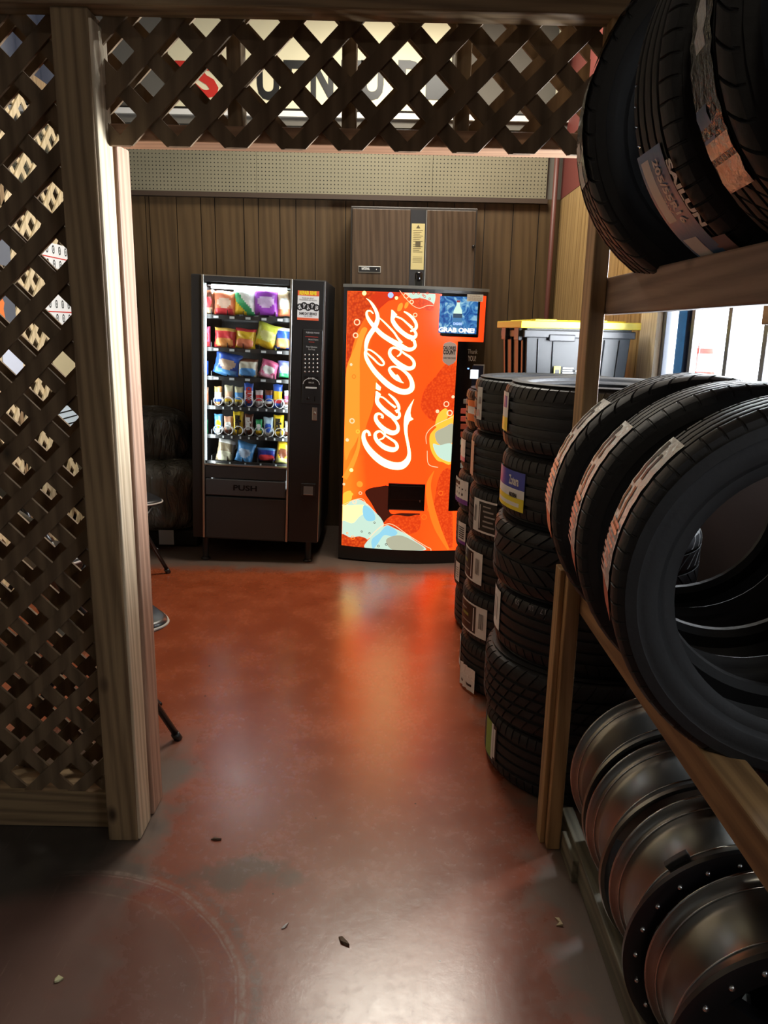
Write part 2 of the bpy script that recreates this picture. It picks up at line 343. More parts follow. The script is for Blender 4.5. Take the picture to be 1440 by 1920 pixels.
# ---------------------------------------------------------------- partition with doorway
part = thing('lattice_partition', 'weathered wooden lattice partition framing the doorway, posts, header and double lattice', 'partition', (0, 0, 0))
LZ = 2.211
b = MB(); b.box(-.800, -.712, 2.0, 2.105, 0, LZ); ob('post', b, wz, part, bevel=.004)
b = MB(); b.box(-.738, -.7105, 2.004, 2.104, 0.003, LZ-.02); b.v = [(x+.006, y, z) for x, y, z in b.v]; ob('corner_board', b, wood('lit_corner_lumber', (.42,.32,.19), (.72,.60,.42), 'Z'), part, bevel=.004)  # wood paled so the post's side face holds window light in its colour
b = MB(); b.box(-.75, -.702, 2.128, 2.226, 0, 1.95); ob('door_jamb', b, wood('red_lit_jamb_lumber', (.30,.17,.11), (.55,.36,.25), 'Z'), part, bevel=.005)  # red bounce light from the floor put into the jamb's wood colour
b = MB(); b.box(.505, .545, 2.0, 2.088, 0, 3.0); ob('post', b, rack_z, part, bevel=.004)
b = MB(); b.box(.49, .505, 2.03, 2.09, .0, .862); ob('nailed_lath', b, rack_z, part, bevel=.003)
b = MB(); b.box(-2.95, .62, 1.985, 2.06, LZ, 2.42); ob('top_beam', b, wx, part, bevel=.004)
b = MB(); b.box(-.75, .505, 2.09, 2.185, 1.945, 1.985); ob('header_board', b, wood('red_lit_header_lumber', (.24,.12,.06), (.44,.25,.14), 'X'), part, bevel=.004)  # reddish light on the header's underside put into its wood colour
b = MB(); b.box(-2.95, -.80, 2.06, 2.20, 0, .118); ob('bottom_plate', b, wx, part, bevel=.004)
for x in (-2.15, -1.62,):
    b = MB(); b.box(x-.02, x+.02, 2.105, 2.19, .118, LZ+.1); ob('stud', b, wz, part, bevel=.003)
for px in (441, 655, 868):
    x = atY(px, 160, 2.12).x
    b = MB(); b.box(x-.018, x+.018, 2.105, 2.175, 1.985, LZ+.1); ob('stud', b, wz, part, bevel=.003)
def clip(poly, x0, x1, z0, z1):
    def cut(P, ins, inter):
        out = []
        for i in range(len(P)):
            a, c = P[i-1], P[i]
            if ins(c):
                if not ins(a): out.append(inter(a, c))
                out.append(c)
            elif ins(a): out.append(inter(a, c))
        return out
    def ix(k): return lambda a, c: (k, a[1]+(c[1]-a[1])*(k-a[0])/(c[0]-a[0]))
    def iz(k): return lambda a, c: (a[0]+(c[0]-a[0])*(k-a[1])/(c[1]-a[1]), k)
    for ins, it in ((lambda p: p[0] >= x0-1e-9, ix(x0)), (lambda p: p[0] <= x1+1e-9, ix(x1)), (lambda p: p[1] >= z0-1e-9, iz(z0)), (lambda p: p[1] <= z1+1e-9, iz(z1))):
        if not poly: return []
        poly = cut(poly, ins, it)
    return poly
LP = .1425; LW = .0375
def strips(mb, x0, x1, z0, z1, y0, y1, d, ph, M=None, jit=.002):
    # strips at 45 deg; right edge of a strip crosses z=1.93 at x=ph+k*LP ; d=+1 "/" ; d=-1 "\\"
    wx_ = LW*math.sqrt(2)
    for k in range(-60, 60):
        j = random.uniform(-jit, jit)
        xr = ph+k*LP+j; sk = random.uniform(-.004, .004)
        def at(x, z): return x+d*(z-1.93)*(1+sk)
        P = [(at(xr-wx_, z0-.1), z0-.1), (at(xr, z0-.1), z0-.1), (at(xr, z1+.1), z1+.1), (at(xr-wx_, z1+.1), z1+.1)]
        P = clip(P, x0, x1, z0, z1)
        if len(P) >= 3: mb.prism(P, y0, y1, 0, M)
def lattice(name, x0, x1, z0, z1, y, ph1, ph2, back=False, t=.0085, parent=part, m=wlat, M=None):
    b = MB()
    strips(b, x0, x1, z0, z1, y, y+t, 1, ph1, M); strips(b, x0, x1, z0, z1, y+t, y+2*t, -1, ph2, M)
    return ob(name, b, m, parent)
def phases(px, py, Y):     # strip phases that put the centre of an opening where the photo shows one
    q = atY(px, py, Y); g = (LP-LW*math.sqrt(2))/2; return (q.x-q.z+1.93-g, q.x+q.z-1.93-g)
F1, F2 = phases(604, 167, 2.076); BK1, BK2 = phases(604, 163, 2.197)
G1, G2 = phases(104, 479, 2.076); H1, H2 = phases(108, 479, 2.20)
lattice('lattice_panel', -.712, .505, 1.93, LZ+.02, 2.068, F1, F2)
lattice('lattice_panel', -.75, .505, 1.95, LZ+.25, 2.188, BK1, BK2)
lattice('lattice_panel', -2.95, -.800, .112, LZ+.02, 2.068, G1, G2)
lattice('lattice_panel', -2.95, -.72, .10, LZ+.2, 2.19, H1, H2)
lattice('lattice_panel', .545, 1.19, 2.02, 3.0, 2.068, F1, F2)
lattice('lattice_panel', .545, 1.19, 2.02, 3.0, 2.16, BK1, BK2)
# ---------------------------------------------------------------- lit lattice divider and notices in the left part of the room
div = thing('lattice_divider', 'pale lattice divider standing far behind the left lattice', 'partition', (-1.95, 0, 0))
Mr = Matrix.Rotation(-PI/2, 4, 'Z')   # local x -> -y ... plane along Y
b = MB()
Md = Matrix(((0, 1, 0, 0), (1, 0, 0, 0), (0, 0, 1, 0), (0, 0, 0, 1)))
strips(b, 2.6, 4.95, .1, 2.75, -.01, 0, 1, .03, Md); strips(b, 2.6, 4.95, .1, 2.75, -.02, -.01, -1, .07, Md)
ob('lattice_panel', b, wood('pale_lattice_lumber', (.45,.34,.19), (.66,.53,.32), 'Z', .7, .6, False), div)
b = MB(); b.box(-.06, .0, 2.55, 2.6, 0, 2.8); b.box(-.06, 0, 4.1, 4.14, 0, 2.8); b.box(-.06, 0, 4.92, 4.97, 0, 2.8); b.box(-.06, 0, 2.55, 4.97, 2.75, 2.8); b.box(-.06, 0, 2.55, 4.97, 0, .1); ob('frame', b, wz, div)
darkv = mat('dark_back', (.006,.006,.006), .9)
def notice(x0, x1, y0, y1, m, label, deco=None, cat='notice', X=-1.949):
    a = atX(x0, y0, X); c = atX(x1, y1, X); b = MB(); ya, yb = sorted((a.y, c.y)); za, zb = sorted((a.z, c.z))
    b.box(X, X+.004, ya, yb, za, zb, 0)
    ms = [m, inkb, red]
    if deco == 'tires':
        n = 7; zc = (za+zb)/2; dy = (yb-ya)/n
        b.box(X+.004, X+.005, ya, yb, zc-.012, zc-.006, 2)
        for r_ in (0, 1):
            for i in range(n):
                cy = ya+dy*(i+.5); cz = zc+(.035 if r_ else -.045)
                rg = [[(X+.0052, cy+rr*.8*math.cos(2*PI*j/14), cz+rr*1.1*math.sin(2*PI*j/14)) for j in range(14)] for rr in (.022, .015)]
                b.rings(rg, 1, False); b.rings([[(X+.0052, cy+rr*.8*math.cos(2*PI*j/8), cz+rr*1.1*math.sin(2*PI*j/8)) for j in range(8)] for rr in (.007, .003)], 1, False)
    if deco == 'flame':
        zc = (za+zb)/2; yc = (ya+yb)/2; b.add([(X+.005, yc-.03, zc-.06), (X+.005, yc+.03, zc-.05), (X+.005, yc+.02, zc), (X+.005, yc+.035, zc+.03), (X+.005, yc, zc+.07), (X+.005, yc-.03, zc)], [(0,1,2,3,4,5)], 2)
        ms[2] = orange
    if deco == 'lines':
        for i in range(5):
            z = za+(zb-za)*(i+1)/6; b.box(X+.004, X+.005, ya+.02, yb-(.02+.03*(i % 2)), z-.004, z+.004, 1)
    o = ob('notice', b, ms); return tag(o, label, cat)
notice(66, 150, 448, 512, whitep, 'white notice printed with rows of tire drawings, upper one seen through the left lattice', 'tires')
notice(72, 156, 548, 612, whitep, 'white notice printed with rows of tire drawings, lower one seen through the left lattice', 'tires')
notice(-30, 20, 440, 500, mat('slate_card', (.13,.14,.16), .5), 'plain slate card at the far left behind the lattice', None)
notice(-30, 30, 545, 610, mat('slate_card_b', (.10,.11,.13), .5), 'slate card with an orange flame behind the left lattice', 'flame')
notice(2, 44, 650, 706, mat('pale_blue_paper', (.6,.65,.75), .5), 'pale blue white flyer behind the left lattice', None)
notice(96, 140, 652, 712, mat('tan_card', (.5,.42,.25), .6), 'plain tan card behind the left lattice beside the post', None)
notice(100, 148, 752, 812, mat('blue_white_paper', (.62,.72,.78), .5), 'bluish printed flyer low behind the left lattice beside the post', 'lines')
b = MB(); b.box(WXL+.001, WXL+.02, 3.0, 5.7, 0, 2.6); tag(ob('shade_backdrop', b, darkv), 'added black sheet for the unlit depth behind the pale lattice divider', 'shade_backdrop')  # black sheet added to stand for the unlit depth beyond the divider
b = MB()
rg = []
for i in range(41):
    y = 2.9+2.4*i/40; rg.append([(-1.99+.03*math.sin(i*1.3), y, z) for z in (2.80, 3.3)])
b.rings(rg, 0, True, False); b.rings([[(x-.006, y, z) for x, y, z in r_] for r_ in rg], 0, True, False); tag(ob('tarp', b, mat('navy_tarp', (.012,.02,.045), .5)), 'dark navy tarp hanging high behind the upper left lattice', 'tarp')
# ---------------------------------------------------------------- snack machine
SO = Vector((-1.238, 4.8, 0)); SL = R(1.66)
snack = thing('snack_vending_machine', 'black glass fronted snack vending machine on short legs', 'vending machine', SO, (0, SL, 0))
def sloc(px, py, d=0.0):
    p = atY(px, py, 4.8+d)-SO; c, s = math.cos(SL), math.sin(SL)
    return (p.x*c-p.z*s, p.x*s+p.z*c)
def S(name, mb, m, parent=snack, bevel=0, **k): return ob(name, mb, m, parent, bevel=bevel, **k)
sw = sloc(604, 770)[0]; st = sloc(460, 518)[1]; uL = sloc(380, 760)[0]; uR = sloc(543, 760)[0]
DP = .82; vb = .155
w_top = sloc(460, 531)[1]; w_bot = sloc(460, 873)[1]
b = MB(); b.box(0, uL-.004, 0, DP, vb+.01, st); b.box(uR+.006, sw, .02, DP, vb+.01, st); b.box(uL, uR, .03, DP, w_top+.01, st); b.box(uL, uR, .02, DP, vb, w_bot-.02); b.box(uL, uR, DP-.25, DP, w_bot-.02, w_top+.01)
S('cabinet', b, black, bevel=.006)
dr = S('control_door', MB().box(uR+.008, sw-.004, -.012, .02, vb+.012, st-.004), black, bevel=.006)
b = MB(); b.box(uL, uR, -.006, .01, w_top, st-.008); S('top_band', b, darkpanel)
b = MB(); b.box(uL, uL+.013, -.016, .012, vb+.015, st-.002); S('left_trim', b, silver, bevel=.002)
b = MB(); b.box(uR-.008, uR+.005, -.016, .012, vb+.01, st-.002); S('right_trim', b, silver, bevel=.002)
b = MB(); b.box(uL, uR, -.014, .012, st-.008, st-.002); b.box(uL+.01, uR, -.014, .012, w_bot-.006, w_bot+.004); b.box(sw-.006, sw-.002, -.014, -.004, vb+.02, st-.01); S('edge_trim', b, silver)
v1 = sloc(460, 900)[1]; v2 = sloc(460, 930)[1]
b = MB(); b.box(uL+.016, uR-.012, -.002, .012, v1+.004, w_bot-.01); S('upper_kick_panel', b, darkpanel, bevel=.004)
fl = S('delivery_flap', MB().box(uL+.018, uR-.014, -.012, .012, v2, v1), mat('grey_flap', (.05,.05,.052), .38), bevel=.005)
t = text_mb('PUSH', .048, .0012, width=.15); ob('push_text', t, blackg, fl, loc=((uL+uR)/2, -.0135, (v1+v2)/2))
b = MB(); b.box(uL+.016, uR-.012, -.004, .012, vb+.012, v2-.012); S('lower_door', b, darkpanel, bevel=.006)
for u, d in ((.07, .06), (sw-.07, .06), (.07, DP-.08), (sw-.07, DP-.08)):
    b = MB(); b.lathe([(.019, .02), (.022, vb+.01)], 14); b.lathe([(.001, -.004), (.03, -.004), (.032, .008), (.02, .02), (.001, .02)], 16)
    zf = (.018 if u > .3 else -.004); b.v = [(x+u, y+d, z+(math.sin(SL)*u*(1-z/vb) if z < .1 else 0)) for x, y, z in b.v]; S('leg', b, blackm)
# control panel
pu0, pv1 = sloc(569, 617); pu1, pv0 = sloc(602, 758)
kp = S('keypad_panel', MB().box(pu0, pu1, -.02, -.01, pv0, pv1), mat('keypad_plastic', (.02,.02,.02), .3), bevel=.003)
k0 = None
for r_ in range(5):
    for c_ in range(4):
        u, v = sloc(572.5+c_*7.7, 665.5+r_*7.8)
        if k0 is None: k0 = ob('key', MB().sphere((0, 0, 0), .0068, 8, 6), mat('metal_keys', (.5,.5,.5), .25, .9), kp, loc=(u, -.021, v))
        else: c = k0.copy(); COL.objects.link(c); c.parent = kp; c.location = (u, -.021, v)
def stext(body, px, py, h, m, wpx, parent=kp, bold=.0, d=-.0215):
    u, v = sloc(px, py); W = abs(sloc(px+wpx/2, py)[0]-sloc(px-wpx/2, py)[0])
    t = text_mb(body, h, bold, width=W); return ob('printed_text', t, m, parent, loc=(u, d, v))
lightink = mat('pale_ink', (.6,.6,.58), .5)
stext('PLEASE MAKE', 587, 624, .014, lightink, 25); stext('SELECTION', 588, 637, .012, lightink, 18); stext('Press Selection', 585, 650.5, .014, lightink, 20); stext('For Price', 585, 655, .014, lightink, 12)
b = MB()
for py, w_ in ((631, 24), (641, 10)):
    u0, v = sloc(585-w_/2, py); u1, _ = sloc(585+w_/2, py); b.box(u0, u1, -.0205, -.0195, v-.001, v+.001)
ob('display_line', b, mat('red_led', (.3,.02,.02), .4, emit=(1,.1,.05), es=.25), kp)
u0, v1_ = sloc(572, 704); u1, v0_ = sloc(597, 729)
ba = ob('bill_acceptor', MB().box(u0, u1, -.026, -.018, v0_, v1_), blackg, kp, bevel=.003)
b = MB(); cx_, cz_ = sloc(584.5, 717)
b.rings([[(cx_+rr*math.cos(PI*j/16), -.0275, cz_-.01+rr*.75*math.sin(PI*j/16)) for j in range(17)] for rr in (.052, .048)], 0, False, False); b.box(u0+.008, u1-.008, -.032, -.026, v0_+.002, v0_+.011)
ob('bill_slot', b, lightink, ba); stext('$1 $5', 584.5, 709, .016, lightink, 12, ba, d=-.0275); stext('BILLS', 584.5, 717, .012, lightink, 10, ba, d=-.0275)
b = MB(); u0, v1_ = sloc(575, 742); u1, v0_ = sloc(581, 750); b.sphere(((u0+u1)/2, -.02, (v0_+v1_)/2), .012, 12, 8, sc=(1,.4,1)); ob('coin_button', b, blackg, kp); b = MB(); u0, v1_ = sloc(590, 742); u1, v0_ = sloc(591.5, 752); b.box(u0, u1, -.0215, -.02, v0_, v1_); ob('coin_slot', b, blackg, kp)
u0, v1_ = sloc(586, 763); u1, v0_ = sloc(595, 788)
b = MB(); b.box(u0, u1, -.02, -.01, v0_, v1_); b.lathe([(.001, 0), (.009, 0), (.009, .006), (.001, .006)], 14, M=Matrix.Translation(((u0+u1)/2, -.02, v0_+.045)) @ Matrix.Rotation(PI/2, 4, 'X')); S('lock', b, chrome, bevel=.002)
u0, v1_ = sloc(565, 905); u1, v0_ = sloc(592, 930)
cr_ = S('coin_return', MB().box(u0, u1, -.018, -.01, v0_, v1_), blackm, bevel=.005)
u0, v1_ = sloc(570, 910.5); u1, v0_ = sloc(587, 926); ob('coin_cup', MB().box(u0, u1, -.0195, -.016, v0_, v1_), mat('grey_cup', (.16,.16,.16), .4), cr_); ob('cup_lip', MB().box(u0, u1, -.024, -.018, v0_-.004, v0_), silver, cr_)
# repair notice
u0, v1_ = sloc(559, 544.5); u1, v0_ = sloc(597.5, 601.5)
b = MB(); W_ = u1-u0; H_ = v1_-v0_
b.box(u0, u1, -.016, -.0125, v0_, v1_, 0); b.box(u0, u1, -.0166, -.016, v1_-H_*.17, v1_, 1); b.box(u0, u1, -.0166, -.016, v0_, v0_+H_*.08, 1)
for i in range(5):
    c = (u0+W_*(.12+.19*i), v0_+H_*(.44+.05*(i % 2))); b.rings([[(c[0]+rr*math.cos(2*PI*j/16), -.0167-.0001*i, c[1]+rr*math.sin(2*PI*j/16)) for j in range(16)] for rr in (.021, .013)], 2, False)
    for k in range(5): a = k*2*PI/5; b.add([(c[0], -.0168, c[1]), (c[0]+.014*math.cos(a-.2), -.0168, c[1]+.014*math.sin(a-.2)), (c[0]+.014*math.cos(a+.2), -.0168, c[1]+.014*math.sin(a+.2))], [(0,1,2)], 2)
nsk = ob('repair_notice', b, [whitep, mat('notice_red', (.75,.12,.04), .5), inkb], snack); nsk['label'] = 'white and red rim repair notice'
stext('REPAIR RIMS', 578, 550, .030, yellow, 32, nsk, .0014, -.0172); stext('PLEASE ASK ABOUT', 578, 559.5, .012, inkb, 22, nsk, d=-.0172); stext('STRAIGHTENING AND WELDING', 578, 563, .012, inkb, 33, nsk, d=-.0172); stext('SAME DAY SERVICE', 578, 588.5, .02, inkb, 33, nsk, .0008, -.0172); stext('CALL US TODAY', 578, 593, .011, inkb, 16, nsk, d=-.0172)
# glass, interior
gu0, gu1 = uL+.013, uR-.008
S('glass_pane', MB().box(gu0, gu1, .004, .008, w_bot, w_top), glass)
inner = mat('black_interior', (.012,.012,.013), .45)
b = MB(); b.box(gu0-.012, gu0-.004, .012, .5, w_bot, w_top); b.box(gu1+.004, gu1+.01, .012, .5, w_bot, w_top); b.box(gu0, gu1, .5, .51, w_bot, w_top); S('interior_liner', b, inner)
tube_e = mat('lit_fluorescent_tube', (.8,.9,.9), .4, emit=(.80,.97,1), es=5)
b = MB(); b.box(gu0+.0, gu0+.007, .016, .026, w_bot+.02, w_top-.01); S('side_lamp', b, mat('lit_side_lamp', (.8,.9,.9), .4, emit=(.8,.97,1), es=1.6))
b = MB(); b.tube([(gu0+.03, .06, w_top-.025), (gu1-.03, .06, w_top-.025)], .013, 10); S('top_lamp', b, tube_e)
b = MB(); b.box(gu0, gu1, .09, .42, w_top-.020, w_top-.015); S('lamp_reflector', b, mat('white_reflector', (.8,.85,.88), .4))
shelf_px = (594, 655, 709, 764, 818, 867)
shelf_v = [sloc(460, y, .06)[1] for y in shelf_px]
shm = mat('shelf_tray_metal', (.05,.05,.05), .4, .3); tagm = mat('price_tags', (.75,.8,.8), .4)
coilm = mat('coil_wire', (.8,.8,.8), .3, .4)
ncol = (5, 5, 5, 9, 9, 5)
for r_, v in enumerate(shelf_v):
    sh = S('shelf', MB().box(gu0, gu1-.002, .055, .45, v-.014, v-.006), shm)
    b = MB(); b.box(gu0, gu1-.002, .05, .056, v-.02, v+.004); 
    n = ncol[r_]
    for i in range(n+1):
        u = gu0+.03+(gu1-gu0-.03)*i/n; b.box(u-.002, u+.001, .056, .44, v-.006, v+.035)
    ob('divider', b, shm, sh)
    for i in range(n):
        u = gu0+.045+(gu1-gu0-.03)*i/n; ob('price_tag', MB().box(u, u+(.03 if r_ < 3 else .010), .047, .05, v-.016, v-.002), tagm, sh)
    if r_ in (3, 4):
        for i in range(9):
            px = 408.5+i*19.2; u, vv = sloc(px, shelf_px[r_]-13, .06)
            if u > gu1-.02: u = gu1-.026
            pts = []; rr = .0285
            for k in range(49): a = -PI/2+2*PI*k/16; pts.append((u+rr*math.cos(a), .052+.028*k/16, v+.004+rr+rr*math.sin(a)))
            b = MB(); b.tube(pts, .0028, 6); ob('spiral_coil', b, coilm, sh)
# ---------------------------------------------------------------- snacks
def bag(px0, px1, py0, py1, cols, name, label, group, d=.085, th=.03, tilt=0, deco='blob', txt=None, tc=None):
    u0, v1_ = sloc((px0+px1)/2-(px1-px0)/2, py0, d); u1, v0_ = sloc(px1, py1, d)
    w_, h_ = u1-u0, v1_-v0_; b = MB(); nx, nz = 12, 14
    rnd = random.Random(hash((px0, py0)) & 0xffff)
    ph = rnd.uniform(0, 6)
    for side in (-1, 1):
        rg = []
        for j in range(nz+1):
            z = j/nz; row = []
            for i in range(nx+1):
                x = i/nx; e = max(0, 1-(2*x-1)**4)*max(0, 1-(2*z-1)**6)
                y = side*th*(e**.6)*(1+.16*math.sin(9*x+ph+5*z)+.1*math.sin(17*z+ph*2+4*x))
                pin = 1-.07*math.sin(PI*z)+.015*math.sin(22*z+ph); zz = z+.018*math.sin(7*x+ph)*(1 if z > .9 or z < .1 else .3)
                row.append(((x-.5)*w_*pin, y, (zz-.5)*h_))
            rg.append(row)
        bb = len(b.v); vs = [p for r_ in rg for p in r_]; fs = []; mi = []
        for j in range(nz):
            for i in range(nx):
                q = (j*(nx+1)+i, j*(nx+1)+i+1, (j+1)*(nx+1)+i+1, (j+1)*(nx+1)+i)
                x = (i+.5)/nx; z = (j+.5)/nz; k = 0
                if deco == 'blob' and ((x-.5)/.34)**2+((z-.52)/.22)**2 < 1: k = 1
                elif deco == 'blob' and z < .3 and abs(x-.5) < .4: k = 2
                elif deco == 'stripe' and .38 < z < .72: k = 1
                elif deco == 'stripe' and .2 < z <= .38: k = 2
                elif deco == 'diag' and (x+z > 1.05) and z < .9: k = 1
                elif deco == 'diag' and (x+z < .65): k = 2
                elif deco == 'low' and z < .5 and ((x-.5)/.42)**2+((z-.28)/.26)**2 < 1: k = 1
                elif deco == 'low' and z > .86: k = 2
                fs.append(q if side < 0 else q[::-1]); mi.append(k)
        for f_, k in zip(fs, mi): b.f.append([bb+i for i in f_]); b.m.append(k); b.sm.append(True)
        b.v += vs
    ms = [mat('wrapper', c, .28, 0, .6, bump=.35, bs=45) for c in (cols+[cols[-1]]*3)[:3]]
    M = Matrix.Rotation(SL, 4, 'Y')
    ctr = M @ Vector(((u0+u1)/2, d+.0, (v0_+v1_)/2))+SO
    o = ob(name, b, ms, None, loc=ctr, rot=(0, SL+R(tilt), 0)); tag(o, label, cat_of[name], group)
    if txt:
        vert = txt.startswith('|'); s = txt.strip('|')
        t = text_mb(s, .04, .003, width=(h_*.62 if vert else w_*.7))
        if vert: t.v = [(-z*(w_*.55/.04), y, x) for x, y, z in t.v] if False else [(z*min(1.2, w_*.55/.03), y, -x) for x, y, z in t.v]
        else: t.v = [(x, y, z*1.0) for x, y, z in t.v]
        ob('printed_text', t, tc or white, o, loc=(0, -th*1.22, h_*.04))
    return o
cat_of = dict(chip_bag='snack bag', candy_bar='candy bar', candy_bag='candy bag', cookie_pack='snack pack', pretzel_bag='snack bag')
O = (.85,.25,.12); Wt = (.85,.85,.8); Re = (.70,.05,.06); Y_ = (.85,.55,.03); G_ = (.05,.4,.15); Pu = (.35,.06,.5); B_ = (.04,.12,.55); LB = (.10,.35,.75); Tn = (.55,.45,.3); Br = (.18,.06,.03); Pk = (.75,.15,.3); Lm = (.65,.7,.08)
G1, G2, G3, G4, G5, G6 = ['snacks on the %s tray of the vending machine' % w_ for w_ in ('top', 'second', 'third', 'fourth', 'fifth', 'bottom')]
bag(383, 402, 543, 590, [Br, Re, (.4,.3,.2)], 'chip_bag', 'dark brown chip bag at the left end of the top tray', G1)
bag(401, 442, 545, 592, [O, (.85,.6,.45), Re], 'chip_bag', 'orange red chip bag on the top tray', G1)
bag(439, 481, 542, 592, [G_, Wt, Y_], 'chip_bag', 'green and yellow chip bag with white front on the top tray', G1, deco='diag')
bag(475, 524, 541, 593, [Pu, (.7,.5,.75), Pu], 'chip_bag', 'purple chip bag on the top tray', G1)
bag(520, 547, 545, 594, [(.85,.65,.4), Wt, O], 'chip_bag', 'cream and orange chip bag at the right end of the top tray', G1)
bag(382, 395, 612, 652, [Pk, Re, Re], 'chip_bag', 'sliver of crimson bag at the left end of the second tray', G2)
bag(402, 443, 614, 653, [Re, (.85,.35,.1), (.8,.5,.1)], 'chip_bag', 'crimson chip bag with orange crisps on the second tray', G2, tilt=3, deco='low')
bag(441, 480, 615, 655, [Y_, O, Re], 'chip_bag', 'yellow chip bag with orange crisps on the second tray', G2, tilt=3, deco='low')
bag(480, 524, 606, 654, [Lm, (.8,.8,.3), Y_], 'chip_bag', 'lime yellow chip bag leaning over on the second tray', G2, tilt=14)
bag(515, 548, 614, 655, [B_, (.85,.4,.15), Wt], 'chip_bag', 'blue and orange chip bag at the right end of the second tray', G2, deco='low')
bag(382, 391, 676, 703, [B_, LB, B_], 'cookie_pack', 'sliver of blue pack at the left end of the third tray', G3)
bag(402, 452, 660, 706, [B_, (.7,.5,.35), LB], 'cookie_pack', 'large blue cookie pack slumped on the third tray', G3, tilt=12)
bag(446, 484, 672, 708, [(.7,.65,.5), LB, Br], 'cookie_pack', 'beige and blue cookie pack on the third tray', G3, deco='low')
bag(487, 522, 675, 712, [Pk, Wt, (.7,.3,.4)], 'cookie_pack', 'pink pack tilted on the third tray', G3, tilt=16)
bag(521, 548, 676, 709, [(.25,.3,.7), Wt, G_], 'cookie_pack', 'blue and white pack at the right end of the third tray', G3)
bars4 = [(383, 391, 726, 760, [(.5,.3,.2), O], 'sliver of tan bar'), (402, 417, 724, 761, [(.8,.4,.15), Wt, B_], 'orange and blue wrapped bar'), (421, 437, 722, 762, [(.75,.7,.45), (.8,.5,.3), Y_], 'cream wrapped bar'), (440, 456, 725, 762, [(.7,.65,.4), LB, Y_], 'cream and blue wrapped bar'), (458, 475, 718, 767, [B_, (.75,.75,.85), B_], 'blue crisp bar with red letters'), (479, 493, 731, 763, [(.7,.6,.6), Re, Wt], 'white and red wrapped bar'), (497, 511, 731, 764, [Br, B_, Wt], 'brown and blue wrapped bar'), (512, 529, 720, 766, [B_, Y_, Re], 'blue yellow and red wrapped bar'), (533, 546, 732, 766, [(.7,.7,.7), Pk, Br], 'pink and white wrapped bar')]
for i, (a, c, e, f, cs, nm) in enumerate(bars4):
    bag(a, c, e, f, cs, 'candy_bar', nm+' on the fourth tray of the vending machine', G4, th=.012, deco='stripe', d=.095, txt='|CRUNCH' if i == 4 else None, tc=red)
bars5 = [(383, 390, 786, 812, [G_, Y_], 'sliver of green pack', None), (402, 418, 776, 813, [LB, Y_, Wt], 'light blue and yellow pack', None), (420, 437, 780, 815, [(.75,.4,.25), Wt, Br], 'orange and white pack', None), (437, 457, 771, 816, [(.85,.6,.02), (.7,.45,.03), Y_], 'yellow candy pack with dark letters nearer left', "|m&m's"), (458, 475, 776, 815, [Br, (.25,.12,.08), Br], 'brown candy pack with white letters', "|m&m's"), (479, 492, 786, 815, [G_, Wt, Y_], 'green and white pack', None), (494, 512, 782, 822, [(.5,.65,.75), B_, Wt], 'pale silver blue pack', None), (513, 532, 778, 818, [(.85,.6,.02), (.7,.45,.03), Y_], 'yellow candy pack with dark letters nearer right', "|m&m's"), (534, 546, 790, 817, [(.4,.4,.4), Wt, Br], 'grey and white pack', None)]
for i, (a, c, e, f, cs, nm, tx) in enumerate(bars5):
    bag(a, c, e, f, cs, 'candy_bag', nm+' on the fifth vending tray', G5, th=.014, deco='blob', d=.095, txt=tx, tc=(inkb if i != 4 else white))
bag(407, 441, 823, 866, [(.3,.24,.15), (.7,.68,.5), Wt], 'pretzel_bag', 'tan and cream snack bag on the bottom tray', G6, tilt=10, deco='low')
bag(442, 477, 828, 869, [LB, (.5,.65,.85), LB], 'pretzel_bag', 'light blue snack bag on the bottom tray', G6, tilt=12)
bag(482, 519, 839, 865, [(.03,.05,.35), Re, LB], 'cookie_pack', 'dark blue snack pack with red and white print on the bottom tray', G6, th=.02, tilt=2, deco='low')
bag(518, 545, 828, 870, [Y_, Br, (.6,.6,.2)], 'pretzel_bag', 'yellow snack bag at the right end of the bottom tray', G6, tilt=8)
# ---------------------------------------------------------------- cola machine
CO = Vector((-.300, 4.93, 0)); CL = R(.85)
coke = thing('cola_vending_machine', 'tall cola vending machine with glowing orange red front and white script', 'vending machine', CO, (0, CL, 0))
KW = .888; KH = 1.765
def bulge(u): return -.075*(1-((u-KW/2)/(KW/2))**2)
def kloc(px, py):
    Y = 4.88
    for _ in range(3):
        p = atY(px, py, Y)-CO; c, s = math.cos(CL), math.sin(CL); u = p.x*c-p.z*s; v = p.x*s+p.z*c; Y = CO.y+bulge(min(max(u, 0), KW))
    return (u, v)
def K(name, mb, m, parent=coke, bevel=0): return ob(name, mb, m, parent, bevel=bevel)
b = MB(); b.box(0, KW, .012, .84, .03, KH-.03); K('cabinet', b, black, bevel=.006)
b = MB(); b.box(-.0, KW, .02, .8, .002, .04); K('base', b, blackm)
def curved(u0, u1, v0, v1, off, th, n=16, mi=0):
    b = MB(); rg = []
    for i in range(n+1):
        u = u0+(u1-u0)*i/n; y = bulge(u)+off; rg.append([(u, y, v0), (u, y, v1), (u, y+th, v1), (u, y+th, v0)])
    b.rings(rg, mi, False, True, True, True); return b
K('kick_plate', curved(0, KW, .012, .098, -.012, .1), blackm)
b = curved(0, .024, .09, KH-.02, -.006, .06); bb = curved(KW-.012, KW, .09, KH-.02, -.006, .06); b.add(bb.v, bb.f); bb = curved(0, KW, KH-.045, KH-.02, -.006, .06); b.add(bb.v, bb.f); K('door_frame', b, blackm)
b = curved(-.006, KW+.006, KH-.02, KH-.002, -.012, .12); b.box(0, KW, .08, .84, KH-.03, KH-.002); K('top_cap', b, mat('grey_top_cap', (.16,.16,.14), .5))
hu, hv = kloc(785, 537)
